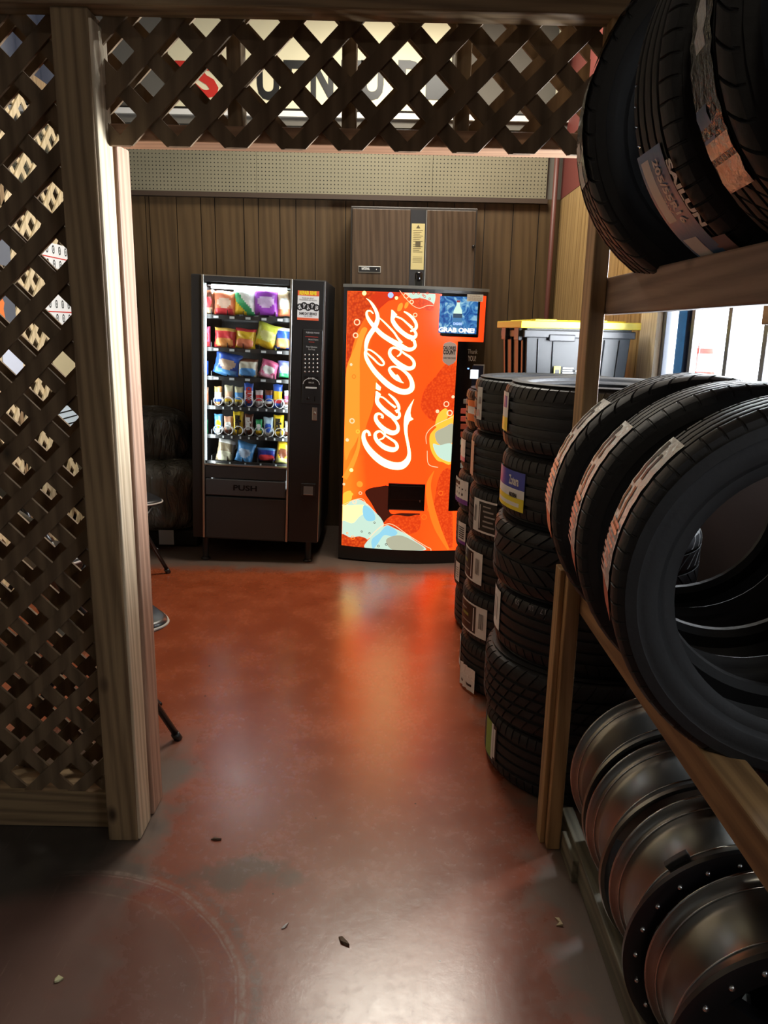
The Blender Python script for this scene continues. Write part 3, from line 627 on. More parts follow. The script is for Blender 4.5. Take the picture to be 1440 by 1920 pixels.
b = MB(); b.lathe([(.001, 0), (.024, 0), (.024, .085), (.018, .095), (.001, .095)], 20, M=Matrix.Translation((hu, -.02, KH-.012))); K('top_bracket', b, blackg)
# lit art panel as one multi material mesh
def E(name, c, s=1.0):
    if s == 1.0: c = tuple(x*2.0 if x > .79 else x for x in c)
    return mat('lit_'+name, tuple(x*.06 for x in c), .35, emit=c, es=s)
def artmat():
    m, t, bs = nt('lit_orange_art'); N = t.nodes; L = t.links
    tc = N.new('ShaderNodeTexCoord'); sx = N.new('ShaderNodeSeparateXYZ'); L.new(tc.outputs['Object'], sx.inputs[0])
    n = N.new('ShaderNodeTexNoise'); n.inputs['Scale'].default_value = 3.2; n.inputs['Detail'].default_value = 3; n.inputs['Distortion'].default_value = 1.2; L.new(tc.outputs['Object'], n.inputs['Vector'])
    a = N.new('ShaderNodeMath'); a.operation = 'MULTIPLY_ADD'; a.inputs[1].default_value = .14; L.new(n.outputs['Fac'], a.inputs[0]); L.new(sx.outputs[0], a.inputs[2])
    r = N.new('ShaderNodeValToRGB'); e = r.color_ramp.elements; e[0].position = .05; e[0].color = (2.2,.27,.02,1); e[1].position = .92; e[1].color = (1.5,.062,.006,1)
    for p_, c_ in ((.14, (2.2,.22,.016,1)), (.24, (2.1,.095,.008,1)), (.6, (2.0,.092,.008,1)), (.78, (2.1,.12,.01,1))): q = r.color_ramp.elements.new(p_); q.color = c_
    L.new(a.outputs[0], r.inputs[0]); L.new(r.outputs[0], bs.inputs['Emission Color']); bs.inputs['Emission Strength'].default_value = 1.0
    bs.inputs['Base Color'].default_value = (.08,.01,.002,1); bs.inputs['Roughness'].default_value = .3
    return m
def speckle(name, c1, c2, sc, th=(.2,.6)):
    m, t, bs = nt(name); N = t.nodes; L = t.links; tc = N.new('ShaderNodeTexCoord'); v = N.new('ShaderNodeTexVoronoi'); v.inputs['Scale'].default_value = sc; L.new(tc.outputs['Object'], v.inputs['Vector'])
    r = N.new('ShaderNodeValToRGB'); r.color_ramp.elements[0].position = th[0]; r.color_ramp.elements[1].position = th[1]; r.color_ramp.elements[0].color = (*c1, 1); r.color_ramp.elements[1].color = (*c2, 1)
    L.new(v.outputs['Distance'], r.inputs[0]); L.new(r.outputs[0], bs.inputs['Emission Color']); bs.inputs['Emission Strength'].default_value = 1; bs.inputs['Base Color'].default_value = (.03,.006,.002,1); bs.inputs['Roughness'].default_value = .35
    return m
AM = [artmat(), E('white', (2.2,2.0,.80), 1.25), E('amber', (1,.33,.03)), E('deep_red', (.62,.035,.006)), speckle('lit_bubbles', (.78,.09,.01), (.50,.03,.005), 60, (.1,.75)), E('pale_ice', (.55,.75,.62)), E('cream_ice', (1.0,.85,.45)), E('yellow_glow', (1,.55,.05)), E('blue_ice', (.28,.62,.78)), E('dark_fizz', (.05,.008,.004)), E('ring_cream', (1,.72,.42)), speckle('lit_red_fizz', (.86,.085,.01), (.68,.045,.006), 70, (.1,.7)), E('blue_ball', (.45,.62,.8)), E('grey_ice', (.42,.42,.30)), E('light_amber', (1,.20,.015))]
art = MB(); au0 = kloc(650, 780)[0]-.004; 
rg = []
for i in range(33):
    u = .022+(KW-.034-.0)*i/32; rg.append([(u, bulge(u)-.008, .094), (u, bulge(u)-.008, KH-.044)])
art.rings(rg, 0, True, False)
LAY = [0]
def subdiv(P, L_=.03):
    out = []
    for i in range(len(P)):
        a, c = P[i], P[(i+1) % len(P)]; n = max(1, int(math.hypot(c[0]-a[0], c[1]-a[1])/L_))
        for k in range(n): out.append((a[0]+(c[0]-a[0])*k/n, a[1]+(c[1]-a[1])*k/n))
    return out
from mathutils.geometry import tessellate_polygon
def apoly(pts, mi, px=True, mb=None, off=0.0):
    mb = mb or art; LAY[0] += 1; o = -.0085-.0001*LAY[0]-off
    P = [kloc(*p) for p in pts] if px else pts
    P = [(min(max(u, .023), KW-.013), min(max(v, .095), KH-.045)) for u, v in P]
    # cut into vertical slices so that flat faces follow the curve
    us = [p[0] for p in P]; lo, hi = min(us), max(us); gs = (KW-.034)/32
    for s_ in range(32):
        a = .022+gs*s_; c = a+gs
        if c < lo or a > hi: continue
        tri = tessellate_polygon([[Vector((u, v, 0)) for u, v in P]])
        for t_ in tri:
            Q = clip([P[i] for i in t_], a, c, -9, 9)
            if len(Q) >= 3:
                mb.add([(u, bulge(u)+o, v) for u, v in Q], [tuple(range(len(Q)))], mi)
def cat(pts, n=6, closed=False):
    out = []; K_ = len(pts); rng = range(K_ if closed else K_-1)
    for i in rng:
        g = (lambda k: pts[k % K_]) if closed else (lambda k: pts[min(max(k, 0), K_-1)])
        p0, p1, p2, p3 = g(i-1), g(i), g(i+1), g(i+2)
        for j in range(n):
            t = j/n; out.append(tuple(.5*((2*b_)+(-a_+c_)*t+(2*a_-5*b_+4*c_-d_)*t*t+(-a_+3*b_-3*c_+d_)*t**3) for a_, b_, c_, d_ in zip(p0, p1, p2, p3)))
    if not closed: out.append(tuple(pts[-1]))
    return out
def smooth_poly(pts, mi, n=5): apoly(cat(pts, n, True), mi)
def ribbon(pts, mi, z=lambda x, y: (x, y), closed=False, n=7, px=True):
    C = cat(pts, n, closed); LAY[0] += 1; o = -.0085-.0001*LAY[0]-(.0006 if mi == 1 else 0); K_ = len(C); rg = []
    for i, (x, y, w_) in enumerate(C):
        if closed: a, c = C[i-1], C[(i+1) % K_]
        else: a, c = C[max(i-1, 0)], C[min(i+1, K_-1)]
        dx, dy = c[0]-a[0], c[1]-a[1]; l = math.hypot(dx, dy) or 1; nx, ny = -dy/l, dx/l; w_ = max(w_, .4)
        q = []
        for s_ in (-.5, .5):
            u, v = kloc(*z(x+nx*w_*s_, y+ny*w_*s_)); q.append((u, bulge(u)+o, v))
        rg.append(q)
    art.rings(rg, mi, False, False, loop=closed)
def disc(px, py, r, mi, r2=0):
    LAY[0] += 1; o = -.0086-.0001*LAY[0]; u, v = kloc(px, py); r *= .00335; r2 *= .00335; rg = []
    for rr in (r, max(r2, .0001)): rg.append([(u+rr*math.cos(2*PI*j/18), bulge(u+rr*math.cos(2*PI*j/18))+o, v+rr*math.sin(2*PI*j/18)) for j in range(18)])
    art.rings(rg, mi, False)
Z3 = lambda x, y: (620+x/4.8, 500+y/4.8)
Z4 = lambda x, y: (620+x/4.8, 780+y/4.8)
# background patches
apoly([Z3(*p) for p in ((135,200),(520,205),(470,240),(400,300),(340,400),(300,480),(240,580),(200,720),(160,900),(135,1000))], 4)
apoly([Z3(*p) for p in ((430,205),(650,205),(600,290),(520,310),(450,370),(400,440),(350,330),(360,260))], 3)
smooth_poly([Z3(*p) for p in ((130,1000),(220,720),(280,560),(330,560),(300,640),(270,760),(262,900),(270,1100),(275,1300),(270,1440),(235,1560),(180,1650),(128,1700))], 2)
smooth_poly([Z3(*p) for p in ((262,1100),(272,760),(300,700),(340,860),(420,1000),(400,1120),(380,1250),(330,1400),(270,1560))], 14)
smooth_poly([Z3(*p) for p in ((820,1180),(860,1080),(940,990),(1010,900),(1060,870),(1130,890),(1120,1290),(1040,1340),(940,1390),(860,1340),(810,1260))], 11)
smooth_poly([Z4(*p) for p in ((1000,500),(1070,470),(1085,600),(1100,1130),(1060,1180),(1000,1080),(950,980),(920,860),(940,720),(960,600))], 11)
smooth_poly([Z4(*p) for p in ((310,690),(350,650),(430,635),(530,640),(530,860),(640,870),(800,875),(760,900),(640,900),(560,890),(470,960),(430,900),(370,790))], 9)
smooth_poly([Z4(*p) for p in ((480,960),(560,890),(700,900),(800,890),(800,1010),(720,1060),(620,1030),(540,990))], 11)
ribbon([(*Z4(930,490),.8),(*Z4(880,620),9),(*Z4(900,800),12),(*Z4(960,1000),12),(*Z4(1060,1200),4)], 14)
ribbon([(*Z3(260,1440),1),(*Z3(250,1620),6),(*Z4(190,440),9),(*Z4(125,560),10)], 2)
# ice cubes
smooth_poly([Z4(*p) for p in ((98,800),(160,770),(240,745),(320,780),(400,860),(455,920),(478,980),(440,1030),(380,1080),(330,1110),(300,1180),(200,1170),(98,1150))], 5)
smooth_poly([Z4(*p) for p in ((98,810),(190,800),(300,800),(330,850),(260,900),(200,960),(130,940),(98,930))], 6)
smooth_poly([Z4(*p) for p in ((300,800),(380,850),(400,930),(330,940),(290,880))], 8)
smooth_poly([Z4(*p) for p in ((100,1060),(180,1090),(260,1080),(330,1110),(310,1180),(200,1172),(98,1160))], 4)
smooth_poly([Z4(*p) for p in ((310,1185),(340,1110),(420,1040),(500,980),(560,1000),(680,1060),(760,1120),(850,1180),(840,1205),(700,1208),(500,1200))], 5)
smooth_poly([Z4(*p) for p in ((370,1110),(440,1050),(510,985),(600,1040),(560,1080),(480,1070),(420,1150),(380,1190))], 8)
smooth_poly([Z4(*p) for p in ((500,1110),(620,1070),(760,1130),(840,1190),(760,1206),(560,1202))], 13)
smooth_poly([Z4(*p) for p in ((110,700),(180,670),(190,740),(150,790),(108,790))], 7)
ribbon([(*Z4(105,800),.9),(*Z4(190,760),.9),(*Z4(280,742),1.1),(*Z4(330,800),1)], 10); ribbon([(*Z4(340,1100),.8),(*Z4(430,1010),1.1),(*Z4(500,970),1.3),(*Z4(570,980),1.2),(*Z4(700,1070),1.3),(*Z4(850,1165),1.1),(*Z4(898,1190),1.1),(*Z4(900,1218),.9)], 10)
smooth_poly([Z4(*p) for p in ((890,180),(940,110),(1000,60),(1105,-10),(1105,50),(1090,410),(1000,410),(950,390),(900,300))], 7)
smooth_poly([Z4(*p) for p in ((940,150),(1020,100),(1100,70),(1095,230),(1030,270),(960,240))], 13)
smooth_poly([Z4(*p) for p in ((920,250),(980,260),(1090,250),(1088,400),(1010,390),(950,340))], 5)
smooth_poly([Z3(*p) for p in ((940,1420),(960,1340),(1000,1290),(1040,1275),(1060,1330),(1020,1400),(960,1440))], 7)
ribbon([(*Z4(1100,5),1),(*Z4(940,80),1.2),(*Z4(862,160),1.2),(*Z4(862,250),1)], 10); ribbon([(*Z4(868,310),1),(*Z4(880,430),1.2),(*Z4(965,460),1.2)], 10)
smooth_poly([Z3(*p) for p in ((650,212),(760,215),(930,225),(925,345),(860,340),(800,300),(730,290),(690,260))], 5)
smooth_poly([Z3(*p) for p in ((730,300),(800,285),(870,300),(925,340),(920,395),(840,390),(760,370))], 11)
ribbon([(*Z3(620,215),1),(*Z3(680,290),1.1),(*Z3(740,350),1.1),(*Z3(800,375),1.1),(*Z3(870,350),1.1),(*Z3(925,352),1)], 10)
smooth_poly([Z3(*p) for p in ((598,390),(610,345),(640,325),(650,350),(635,390),(610,402))], 2); smooth_poly([Z3(*p) for p in ((662,365),(672,330),(695,318),(700,340),(685,370),(668,378))], 2)
for x, y, r_, r2, mi in ((303,240,4,0,6),(540,257,5,0,12),(592,282,3,0,6),(238,500,6,4,10),(225,618,5.2,3.2,10),(185,880,2.6,0,10),(210,988,4,2.6,14),(760,435,4,2.4,10),(193,1386,5.2,3,10),(728,318,4,2.2,10),(1040,1235,5.5,3.8,10),(960,1300,3.4,0,10),(1070,1315,6,3.8,10),(1100,1170,3,0,10),(680,262,5,3.6,10)): disc(*Z3(x, y), r_, mi, r2)
for x, y, r_, r2, mi in ((245,137,4,2,7),(150,213,3.3,0,10),(187,484,3.6,0,6),(268,690,3.4,2.2,10),(215,767,4.4,2.8,10),(142,752,5,3.4,7),(190,700,3,0,7),(262,610,6,0,2),(120,610,2.6,0,10),(840,905,5,4.2,14),(885,835,4,3.2,14),(990,690,4.5,3.6,14),(350,1050,2,1.2,9),(395,955,2,1.2,9),(280,1035,2,1.2,9),(500,1150,2.4,1.4,9),(430,1165,2.4,1.4,9),(200,1090,4,3,2),(150,1050,2.2,1.4,2)): disc(*Z4(x, y), r_, mi, r2)
for x, y in ((745,240),(790,240),(830,255),(870,240),(800,290),(890,290),(845,270)): disc(*Z3(x, y), 2.2, 11, 1.3)
# script lettering: coordinates traced in an enlarged crop
Zs = lambda x, y: (640+x/5.65, 560+y/5.647)
def script(pts, closed=False): ribbon([(x, y, w_*.87) for x, y, w_ in pts], 1, Zs, closed)
def scp(pts, n=4): apoly([Zs(x, y) for x, y in cat(pts, n, True)], 1)
# first C with swash
script([(300,1450,34),(292,1415,30),(265,1398,32),(238,1425,40),(240,1490,52),(280,1575,66),(360,1665,80),(450,1730,88),(550,1765,90),(640,1762,88),(700,1710,68),(718,1640,42),(708,1550,34),(692,1470,34),(682,1390,40),(684,1310,52),(700,1230,62),(725,1150,34),(768,1062,2)])
scp([(668,1330),(690,1220),(728,1200),(738,1250),(764,1273),(720,1298),(698,1350)], 2)
# o
script([(395,1402,28),(362,1425,36),(362,1470,42),(400,1525,50),(470,1575,60),(550,1595,56),(590,1570,42),(575,1520,32),(520,1480,26),(460,1440,20),(425,1408,20)], True)
script([(400,1490,16),(435,1478,18),(458,1450,20),(462,1400,26)])
# c
script([(430,1262,36),(436,1238,26),(405,1216,26),(370,1228,38),(368,1280,46),(415,1345,54),(480,1395,60),(545,1418,56),(592,1398,46),(600,1350,36),(575,1300,32),(540,1262,28)])
# a of first word
apoly([Zs(*p) for p in ((364,980),(378,976),(420,1010),(400,1060),(362,1050))], 1)
script([(376,1040,40),(385,1100,50),(440,1165,52),(510,1222,56),(575,1262,44),(612,1245,34),(612,1205,30),(575,1180,26)])
script([(575,1195,40),(608,1170,34),(600,1120,36),(560,1060,32),(500,1006,16)]); script([(400,1030,20),(450,1050,18),(520,1110,22),(575,1150,28)])
script([(375,1020,30),(378,1060,44)])
# hyphen
apoly([Zs(*p) for p in ((368,885),(420,935),(412,972),(366,955))], 1)
# second C
scp([(662,893),(608,878),(560,845),(590,800),(620,835),(640,870)], 3)
script([(650,888,8),(590,850,40),(540,800,50),(510,750,34),(530,722,22),(580,722,20),(650,755,30),(715,815,44),(748,890,52),(740,955,66),(680,985,66),(600,970,68),(500,912,66),(400,820,60),(325,730,52),(272,640,46),(252,570,28),(270,540,20),(310,545,18),(375,590,20),(430,645,26),(452,685,22),(430,704,18),(390,685,20),(340,635,22),(300,600,20),(262,565,16)])
# ascender flourish
script([(262,560,30),(262,500,42),(278,430,54),(310,370,56),(350,310,56),(380,240,52),(385,190,44),(368,130,38),(335,70,32),(300,25,18),(262,-4,3)])
# l
script([(340,160,12),(310,132,18),(275,135,22),(270,175,30),(300,235,42),(360,310,50),(430,380,56),(520,440,62),(610,490,66),(700,535,52),(755,530,40),(782,495,36),(765,440,30)])
script([(405,205,12),(450,245,18),(510,305,22),(560,360,24),(600,420,26),(640,470,36)])
# o of second word
script([(560,518,26),(520,540,34),(515,590,42),(560,650,54),(630,705,60),(710,738,50),(762,720,42),(768,670,34),(730,620,30),(675,585,26),(615,540,22)], True)
script([(590,612,12),(620,590,20),(632,560,22),(628,510,30)])
# final a
apoly([Zs(*p) for p in ((530,118),(545,122),(590,168),(560,215),(525,190))], 1)
script([(542,180,36),(545,235,48),(590,305,54),(655,365,52),(720,405,56),(772,408,44),(790,375,34),(765,335,28),(730,345,20)])
script([(570,185,24),(640,215,20),(700,265,24),(750,310,34)]); script([(745,330,30),(786,318,34),(792,270,36),(760,212,36),(710,165,28),(662,136,14)])

script([(740,430,30),(775,450,30),(775,480,30)])
disc(*Zs(782,175), 3.4, 10, 2.6)
ap = K('lit_front_panel', art, AM); ap['label'] = 'glowing orange red panel with white cola script, ice and bubbles'
# dispenser opening
def plate(pts_px, off, th, m, name, parent=coke, bevel=.003):
    (x0, y0, x1, y1) = pts_px; u0, v1_ = kloc(x0, y0); u1, v0_ = kloc(x1, y1); um = (u0+u1)/2; y = bulge(um)-.012-off
    return ob(name, MB().box(u0, u1, y, y+th, v0_, v1_), m, parent, bevel=bevel), (u0, u1, v0_, v1_, y)
dp, (u0, u1, v0_, v1_, y) = plate((728.5, 904.5, 795, 957), .012, .03, blackg, 'delivery_door')
b = MB(); b.box(u0+.012, u1-.012, y-.006, y, v0_+.07, v1_-.012); ob('door_flap', b, blackg, dp, bevel=.003); b = MB(); b.box(u0+.008, u1-.008, y-.012, y, v0_+.004, v0_+.010); b.box(u1-.035, u1-.027, y-.0075, y-.006, v0_+.06, v0_+.075); ob('door_lip', b, chrome, dp)
# control strip
u0, v1_ = kloc(858, 640); u1 = KW-.002; v0_ = kloc(846, 957)[1]
cs = K('control_strip', curved(u0, u1, v0_, v1_, -.018, .02), blackg)
def kt(body, px, py, h, m, wpx, parent, off=.0195, bold=0.0, rot=0):
    u, v = kloc(px, py); W = abs(kloc(px+wpx/2, py)[0]-kloc(px-wpx/2, py)[0]); t = text_mb(body, h, bold, width=W)
    return ob('printed_text', t, m, parent, loc=(u, bulge(u)-off, v), rot=(0, rot, math.atan2(bulge(u+.01)-bulge(u-.01), .02)))
kt('Thank', 885.5, 659.5, .040, lightink, 19, cs); kt('YOU!', 884.5, 672.5, .046, lightink, 15, cs, bold=.0008)
cp_, q = plate((865, 684, 903, 725), .006, .008, mat('reader_panel', (.02,.025,.05), .25), 'card_reader', cs)
ob('reader_bezel', MB().box(q[0]-.006, q[1]+.006, q[4]+.002, q[4]+.006, q[2]-.006, q[3]+.006), greyl, cs)
plate((874, 692.5, 895, 709.5), .009, .004, E('card_screen', (.85,.93,1), 2.2), 'screen', cp_, 0)
plate((876, 689.5, 879, 692), .0095, .003, E('blue_led', (.2,.4,1), 2.2), 'indicator', cp_, 0)
cb, q = plate((864, 726.5, 902, 746), .004, .008, mat('coin_panel', (.03,.008,.008), .2), 'coin_panel', cs)
lt = kt('0.00', 891, 731, .022, E('red_digits', (1,.05,.08), 1.8), 9, cb, off=.03)
b = MB(); u0, v1_ = kloc(868, 747.5); u1, v0_ = kloc(902, 757); b.box(u0, u1, bulge(.8)-.026, bulge(.8)-.016, v0_, v1_); ob('coin_plate', b, greyl, cs, bevel=.002)
b = MB()
selm = [mat('selector_ink_%d' % i, c, .3, emit=c, es=.25) for i, c in enumerate(((.45,.08,.05), (.3,.06,.03), (.25,.3,.22), (.3,.3,.25), (.12,.16,.1)))]
for i in range(10):
    u0, v1_ = kloc(862, 765+i*14.5); u1, v0_ = kloc(874, 775+i*14.5); bt = MB().box(u0+.004, u1+.05, bulge(.8)-.030, bulge(.8)-.016, v0_, v1_); ob('selection_button', bt, selm[min(4, i//2)], cs, bevel=.003)
# video screen
sr, q = plate((812.5, 548.5, 895, 633), .010, .012, blackg, 'video_screen', coke, .006)
def scr():
    m, t, bs = nt('blue_screen_picture'); N = t.nodes; L = t.links; tc = N.new('ShaderNodeTexCoord'); n = N.new('ShaderNodeTexNoise'); n.inputs['Scale'].default_value = 14; n.inputs['Detail'].default_value = 3; n.inputs['Distortion'].default_value = 2.5; L.new(tc.outputs['Object'], n.inputs['Vector'])
    r = N.new('ShaderNodeValToRGB'); e = r.color_ramp.elements; e[0].position = .38; e[0].color = (.012,.07,.30,1); e[1].position = .72; e[1].color = (.45,.75,.82,1); k = e.new(.52); k.color = (.05,.22,.50,1)
    L.new(n.outputs['Fac'], r.inputs[0]); L.new(r.outputs[0], bs.inputs['Emission Color']); bs.inputs['Emission Strength'].default_value = .9; bs.inputs['Base Color'].default_value = (0,0,0,1); bs.inputs['Roughness'].default_value = .15; return m
sc_, q = plate((817.5, 554.5, 891, 626.5), .0115, .004, scr(), 'picture', sr, 0)
cxu, _ = kloc(857.5, 590); vb0 = kloc(857, 615)[1]; vb1 = kloc(857, 566)[1]; hh = vb1-vb0
pr = [(.020, 0), (.027, .03), (.028, .3), (.026, .38), (.028, .5), (.024, .68), (.012, .84), (.009, .92), (.010, 1.0)]
y = q[4]-.001
P = [(cxu+r_, vb0+f*hh) for r_, f in pr]+[(cxu-r_, vb0+f*hh) for r_, f in reversed(pr)]
b = MB(); b.prism(P, y-.001, y, 0); b.box(cxu-.028, cxu+.028, y-.0015, y-.001, vb0+.06, vb0+.085, 1); b.box(cxu-.010, cxu+.010, y-.0015, y-.001, vb1-.004, vb1+.008, 2); b.box(cxu-.028, cxu+.028, y-.0014, y-.001, vb0, vb0+.06, 3)
ob('bottle_picture', b, [E('bottle', (.62,.85,.70), .95), E('bottle_band', (.02,.05,.1)), E('bottle_cap', (.3,.03,.03)), E('bottle_label', (.04,.16,.35))], sr)
def kt2(body, px, py, h, m, wpx, parent, yy, bold=0):
    u, v = kloc(px, py); W = abs(kloc(px+wpx/2, py)[0]-kloc(px-wpx/2, py)[0]); t = text_mb(body, h, bold, width=W); return ob('printed_text', t, m, parent, loc=(u, yy, v))
kt2('GRAB ONE!', 855.5, 619.5, .037, E('screen_white', (1,1,1), 1.1), 66, sr, y-.003, .0018); kt2('DASANI', 857, 607.5, .022, E('screen_pale', (.55,.75,.8)), 15, sr, y-.003, .0008)
st_, q = plate((875, 552, 903, 566.5), .040, .002, mat('cream_sticker', (.6,.55,.42), .5), 'sticker', coke, 0)
for yy_, w_, s_ in ((556, 18, 'Coca-Cola'), (559.5, 24, 'refunds and service'), (562.8, 24, 'call number below')): kt2(s_, 889, yy_, .012, mat('brown_ink', (.25,.1,.07), .5), w_, st_, q[4]-.001)
# calorie badge
cu, cv = kloc(842.3, 661.5); y = bulge(cu)-.014
pp = [(-.044,-.045),(-.03,-.062),(0,-.078),(.03,-.062),(.044,-.045),(.044,.045),(.03,.060),(0,.068),(-.03,.060),(-.044,.045)]
bd = ob('calorie_badge', MB().prism([(cu+a, cv+c) for a, c in pp], y, y+.003), mat('badge_grey', (.20,.15,.12), .5, emit=(.30,.22,.17), es=.8), coke)
kt2('CALORIES', 842.3, 652.6, .027, inkb, 24, bd, y-.001, .001); kt2('COUNT', 842.3, 660.8, .036, inkb, 23, bd, y-.001, .0016); kt2('CHECK THEN CHOOSE', 842.3, 671.5, .014, inkb, 23, bd, y-.001, .0004)
# ---------------------------------------------------------------- walnut wall cabinet
WY = 5.50
def wl(px, py): p = atY(px, py, WY); return p.x, p.z
wx0, wz1 = wl(658, 386); wx1, _ = wl(896, 389); wz0 = 1.60
wc = thing('wall_cabinet', 'flat walnut wall cabinet with black centre strip and gold instruction plate behind the cola machine', 'cabinet', (0, 0, 0))
walnut = wood('dark_walnut_veneer', (.038,.022,.012), (.085,.054,.032), 'Z', .35, .8, False)
b = MB(); b.box(wx0, wx1, WY, YB-.001, wz0, wz1); ob('body', b, mat('dark_bronze', (.035,.03,.026), .4), wc, bevel=.004)
sx0, _ = wl(770, 400); sx1, _ = wl(800, 400)
for a, c in ((wx0+.012, sx0-.001), (sx1+.003, wx1-.012)):
    dd = ob('door', MB().box(a, c, WY-.012, WY, wz0+.01, wz1-.018), walnut, wc, bevel=.002)
kx, kz = wl(887, 463); ob('knob', MB().sphere((kx, WY-.02, kz), .011), blackg, dd)
ob('centre_strip', MB().box(sx0, sx1, WY-.010, WY, wz0+.01, wz1-.018), mat('strip_black', (.022,.022,.024), .4), wc); ob('strip_edge', MB().box(sx1-.002, sx1+.003, WY-.014, WY-.008, wz0+.01, wz1-.018), silver, wc)
x0, z1 = wl(772, 419.5); x1, z0 = wl(794, 506)
gp = ob('instruction_plate', MB().box(x0, x1, WY-.014, WY-.010, z0, z1), mat('brushed_gold', (.62,.52,.24), .4, .3), wc)
b = MB(); 
for k in range(13):
    z = z1-.045-k*.0115
    if 6 < k < 8: continue
    b.box(x0+.012, x1-.012-.01*(k % 3), WY-.0148, WY-.014, z, z+.003)
for k in range(5): z = z0+.045+k*.009; b.box(x0+.012, x1-.012, WY-.0148, WY-.014, z, z+.002)
b.box((x0+x1)/2-.016, (x0+x1)/2+.018, WY-.02, WY-.014, z0+.155, z0+.18); b.add([((x0+x1)/2-.014, WY-.0148, z1-.03), ((x0+x1)/2+.014, WY-.0148, z1-.03), ((x0+x1)/2, WY-.0148, z1-.008)], [(0,1,2)])
ob('plate_print', b, mat('plate_ink', (.09,.07,.03), .5), gp)
x0, z1 = wl(672, 499); x1, z0 = wl(714, 512)
nb = ob('name_badge', MB().box(x0, x1, WY-.018, WY-.012, z0, z1), silver, wc, bevel=.002); ob('badge_face', MB().box(x0+.005, x1-.005, WY-.019, WY-.017, z0+.005, z1-.005), blackm, nb)
t = text_mb('NATIONAL', .022, .001, width=.055); ob('badge_text', t, lightink, nb, loc=(x0+.05, WY-.0195, (z0+z1)/2+.004)); ob('badge_lock', MB().sphere((x1-.03, WY-.019, z0+.02), .005), chrome, nb)
# ---------------------------------------------------------------- tires
def tire_mesh(name, Rr, rb, W, nb=60, style='a', m=rubber, rnd=0.0):
    h = W/2
    def P(z, r_, k=0): return (r_, z, k)      # k: 0 plain, 1 shoulder rib, 2 centre rib
    out = []
    gz = [(-.24, .012), (-.085, .010), (.085, .010), (.24, .012)] if style != 'c' else [(-.26, .010), (0, .014), (.26, .010)]
    gd = .0085
    prof = []
    # inside liner and bead, going up from -h
    side = [(-.36, rb+.004), (-.40, rb+.001), (-.43, rb+.010), (-.44, rb+.022), (-.475, rb+(Rr-rb)*.28), (-.482, rb+(Rr-rb)*.30), (-.5, rb+(Rr-rb)*.52), (-.498, rb+(Rr-rb)*.60), (-.503, rb+(Rr-rb)*.62), (-.488, rb+(Rr-rb)*.80), (-.462, Rr-.026)]
    for z, r_ in side: prof.append(P(z*W, r_))
    prof += [P(-.448*W, Rr-.017, 1), P(-.43*W, Rr-.009, 1), P(-.39*W, Rr-.004, 1), P(-.33*W, Rr-.0015, 1)]
    z = -.30
    prof.append(P(-.305*W, Rr-.001, 1))
    for g, gw in gz:
        w_ = gw/2/W
        prof += [P((g-w_-.004)*W, Rr-.0008, 2), P((g-w_)*W, Rr-.001, 0), P((g-w_+.002)*W, Rr-gd, 0), P((g+w_-.002)*W, Rr-gd, 0), P((g+w_)*W, Rr-.001, 0), P((g+w_+.004)*W, Rr-.0008, 2)]
    prof += [P(.305*W, Rr-.001, 1), P(.33*W, Rr-.0015, 1), P(.39*W, Rr-.004, 1), P(.43*W, Rr-.009, 1), P(.448*W, Rr-.017, 1)]
    for z, r_ in reversed(side): prof.append(P(-z*W, r_))
    for z, r_ in ((.33, rb+.02), (.40, rb+(Rr-rb)*.5), (.34, Rr-.03), (0, Rr-.02), (-.34, Rr-.03), (-.40, rb+(Rr-rb)*.5), (-.33, rb+.02)): prof.append(P(z*W, r_))
    fr = (0, .04, .12, .16); np_ = len(prof); vs = []; segs = nb*4
    skew = {'a': 0.0, 'b': 2.2, 'c': 3.2, 'd': 1.2}[style]; dep = {'a': .0045, 'b': .0055, 'c': .006, 'd': .004}[style]
    for s_ in range(segs):
        blk, q = divmod(s_, 4); base = (blk+fr[q])/nb*2*PI
        for (r_, z, k) in prof:
            ang = base+(skew*abs(z)/W*2*PI/nb*1.6 if k else 0) if style != 'b' else base+(skew*z/W*2*PI/nb*1.6 if k else 0)
            rr = r_
            if q in (1, 2) and (k == 1 or (k == 2 and style in 'bc')): rr -= dep if r_ > Rr-.012 else dep*.6
            vs.append((rr*math.cos(ang), rr*math.sin(ang), z))
    mb = MB(); fs = []
    for s_ in range(segs):
        a = s_*np_; c = ((s_+1) % segs)*np_
        for j in range(np_): k = (j+1) % np_; fs.append((a+j, c+j, c+k, a+k))
    mb.add(vs, fs, 0, True)
    me = bpy.data.meshes.new(name); me.from_pydata(mb.v, [], mb.f); me.materials.append(m); me.polygons.foreach_set('use_smooth', mb.sm); me.update(); me.set_sharp_from_angle(angle=R(32))
    return me
TR, TB, TW = .33, .226, .225
tm = {k: tire_mesh('tire_'+k, TR, TB, TW, nb, k, rubber2 if k in 'ab' else rubber) for k, nb in (('a', 64), ('b', 46), ('c', 40), ('d', 58))}
def tire(me, label, group, loc, Rr=TR, W=TW, rot=(0, 0, 0)):
    o = bpy.data.objects.new('tire', me); COL.objects.link(o); o.location = loc; o.rotation_euler = rot; o.scale = (Rr/TR, Rr/TR, W/TW)
    return tag(o, label, 'tire', group)
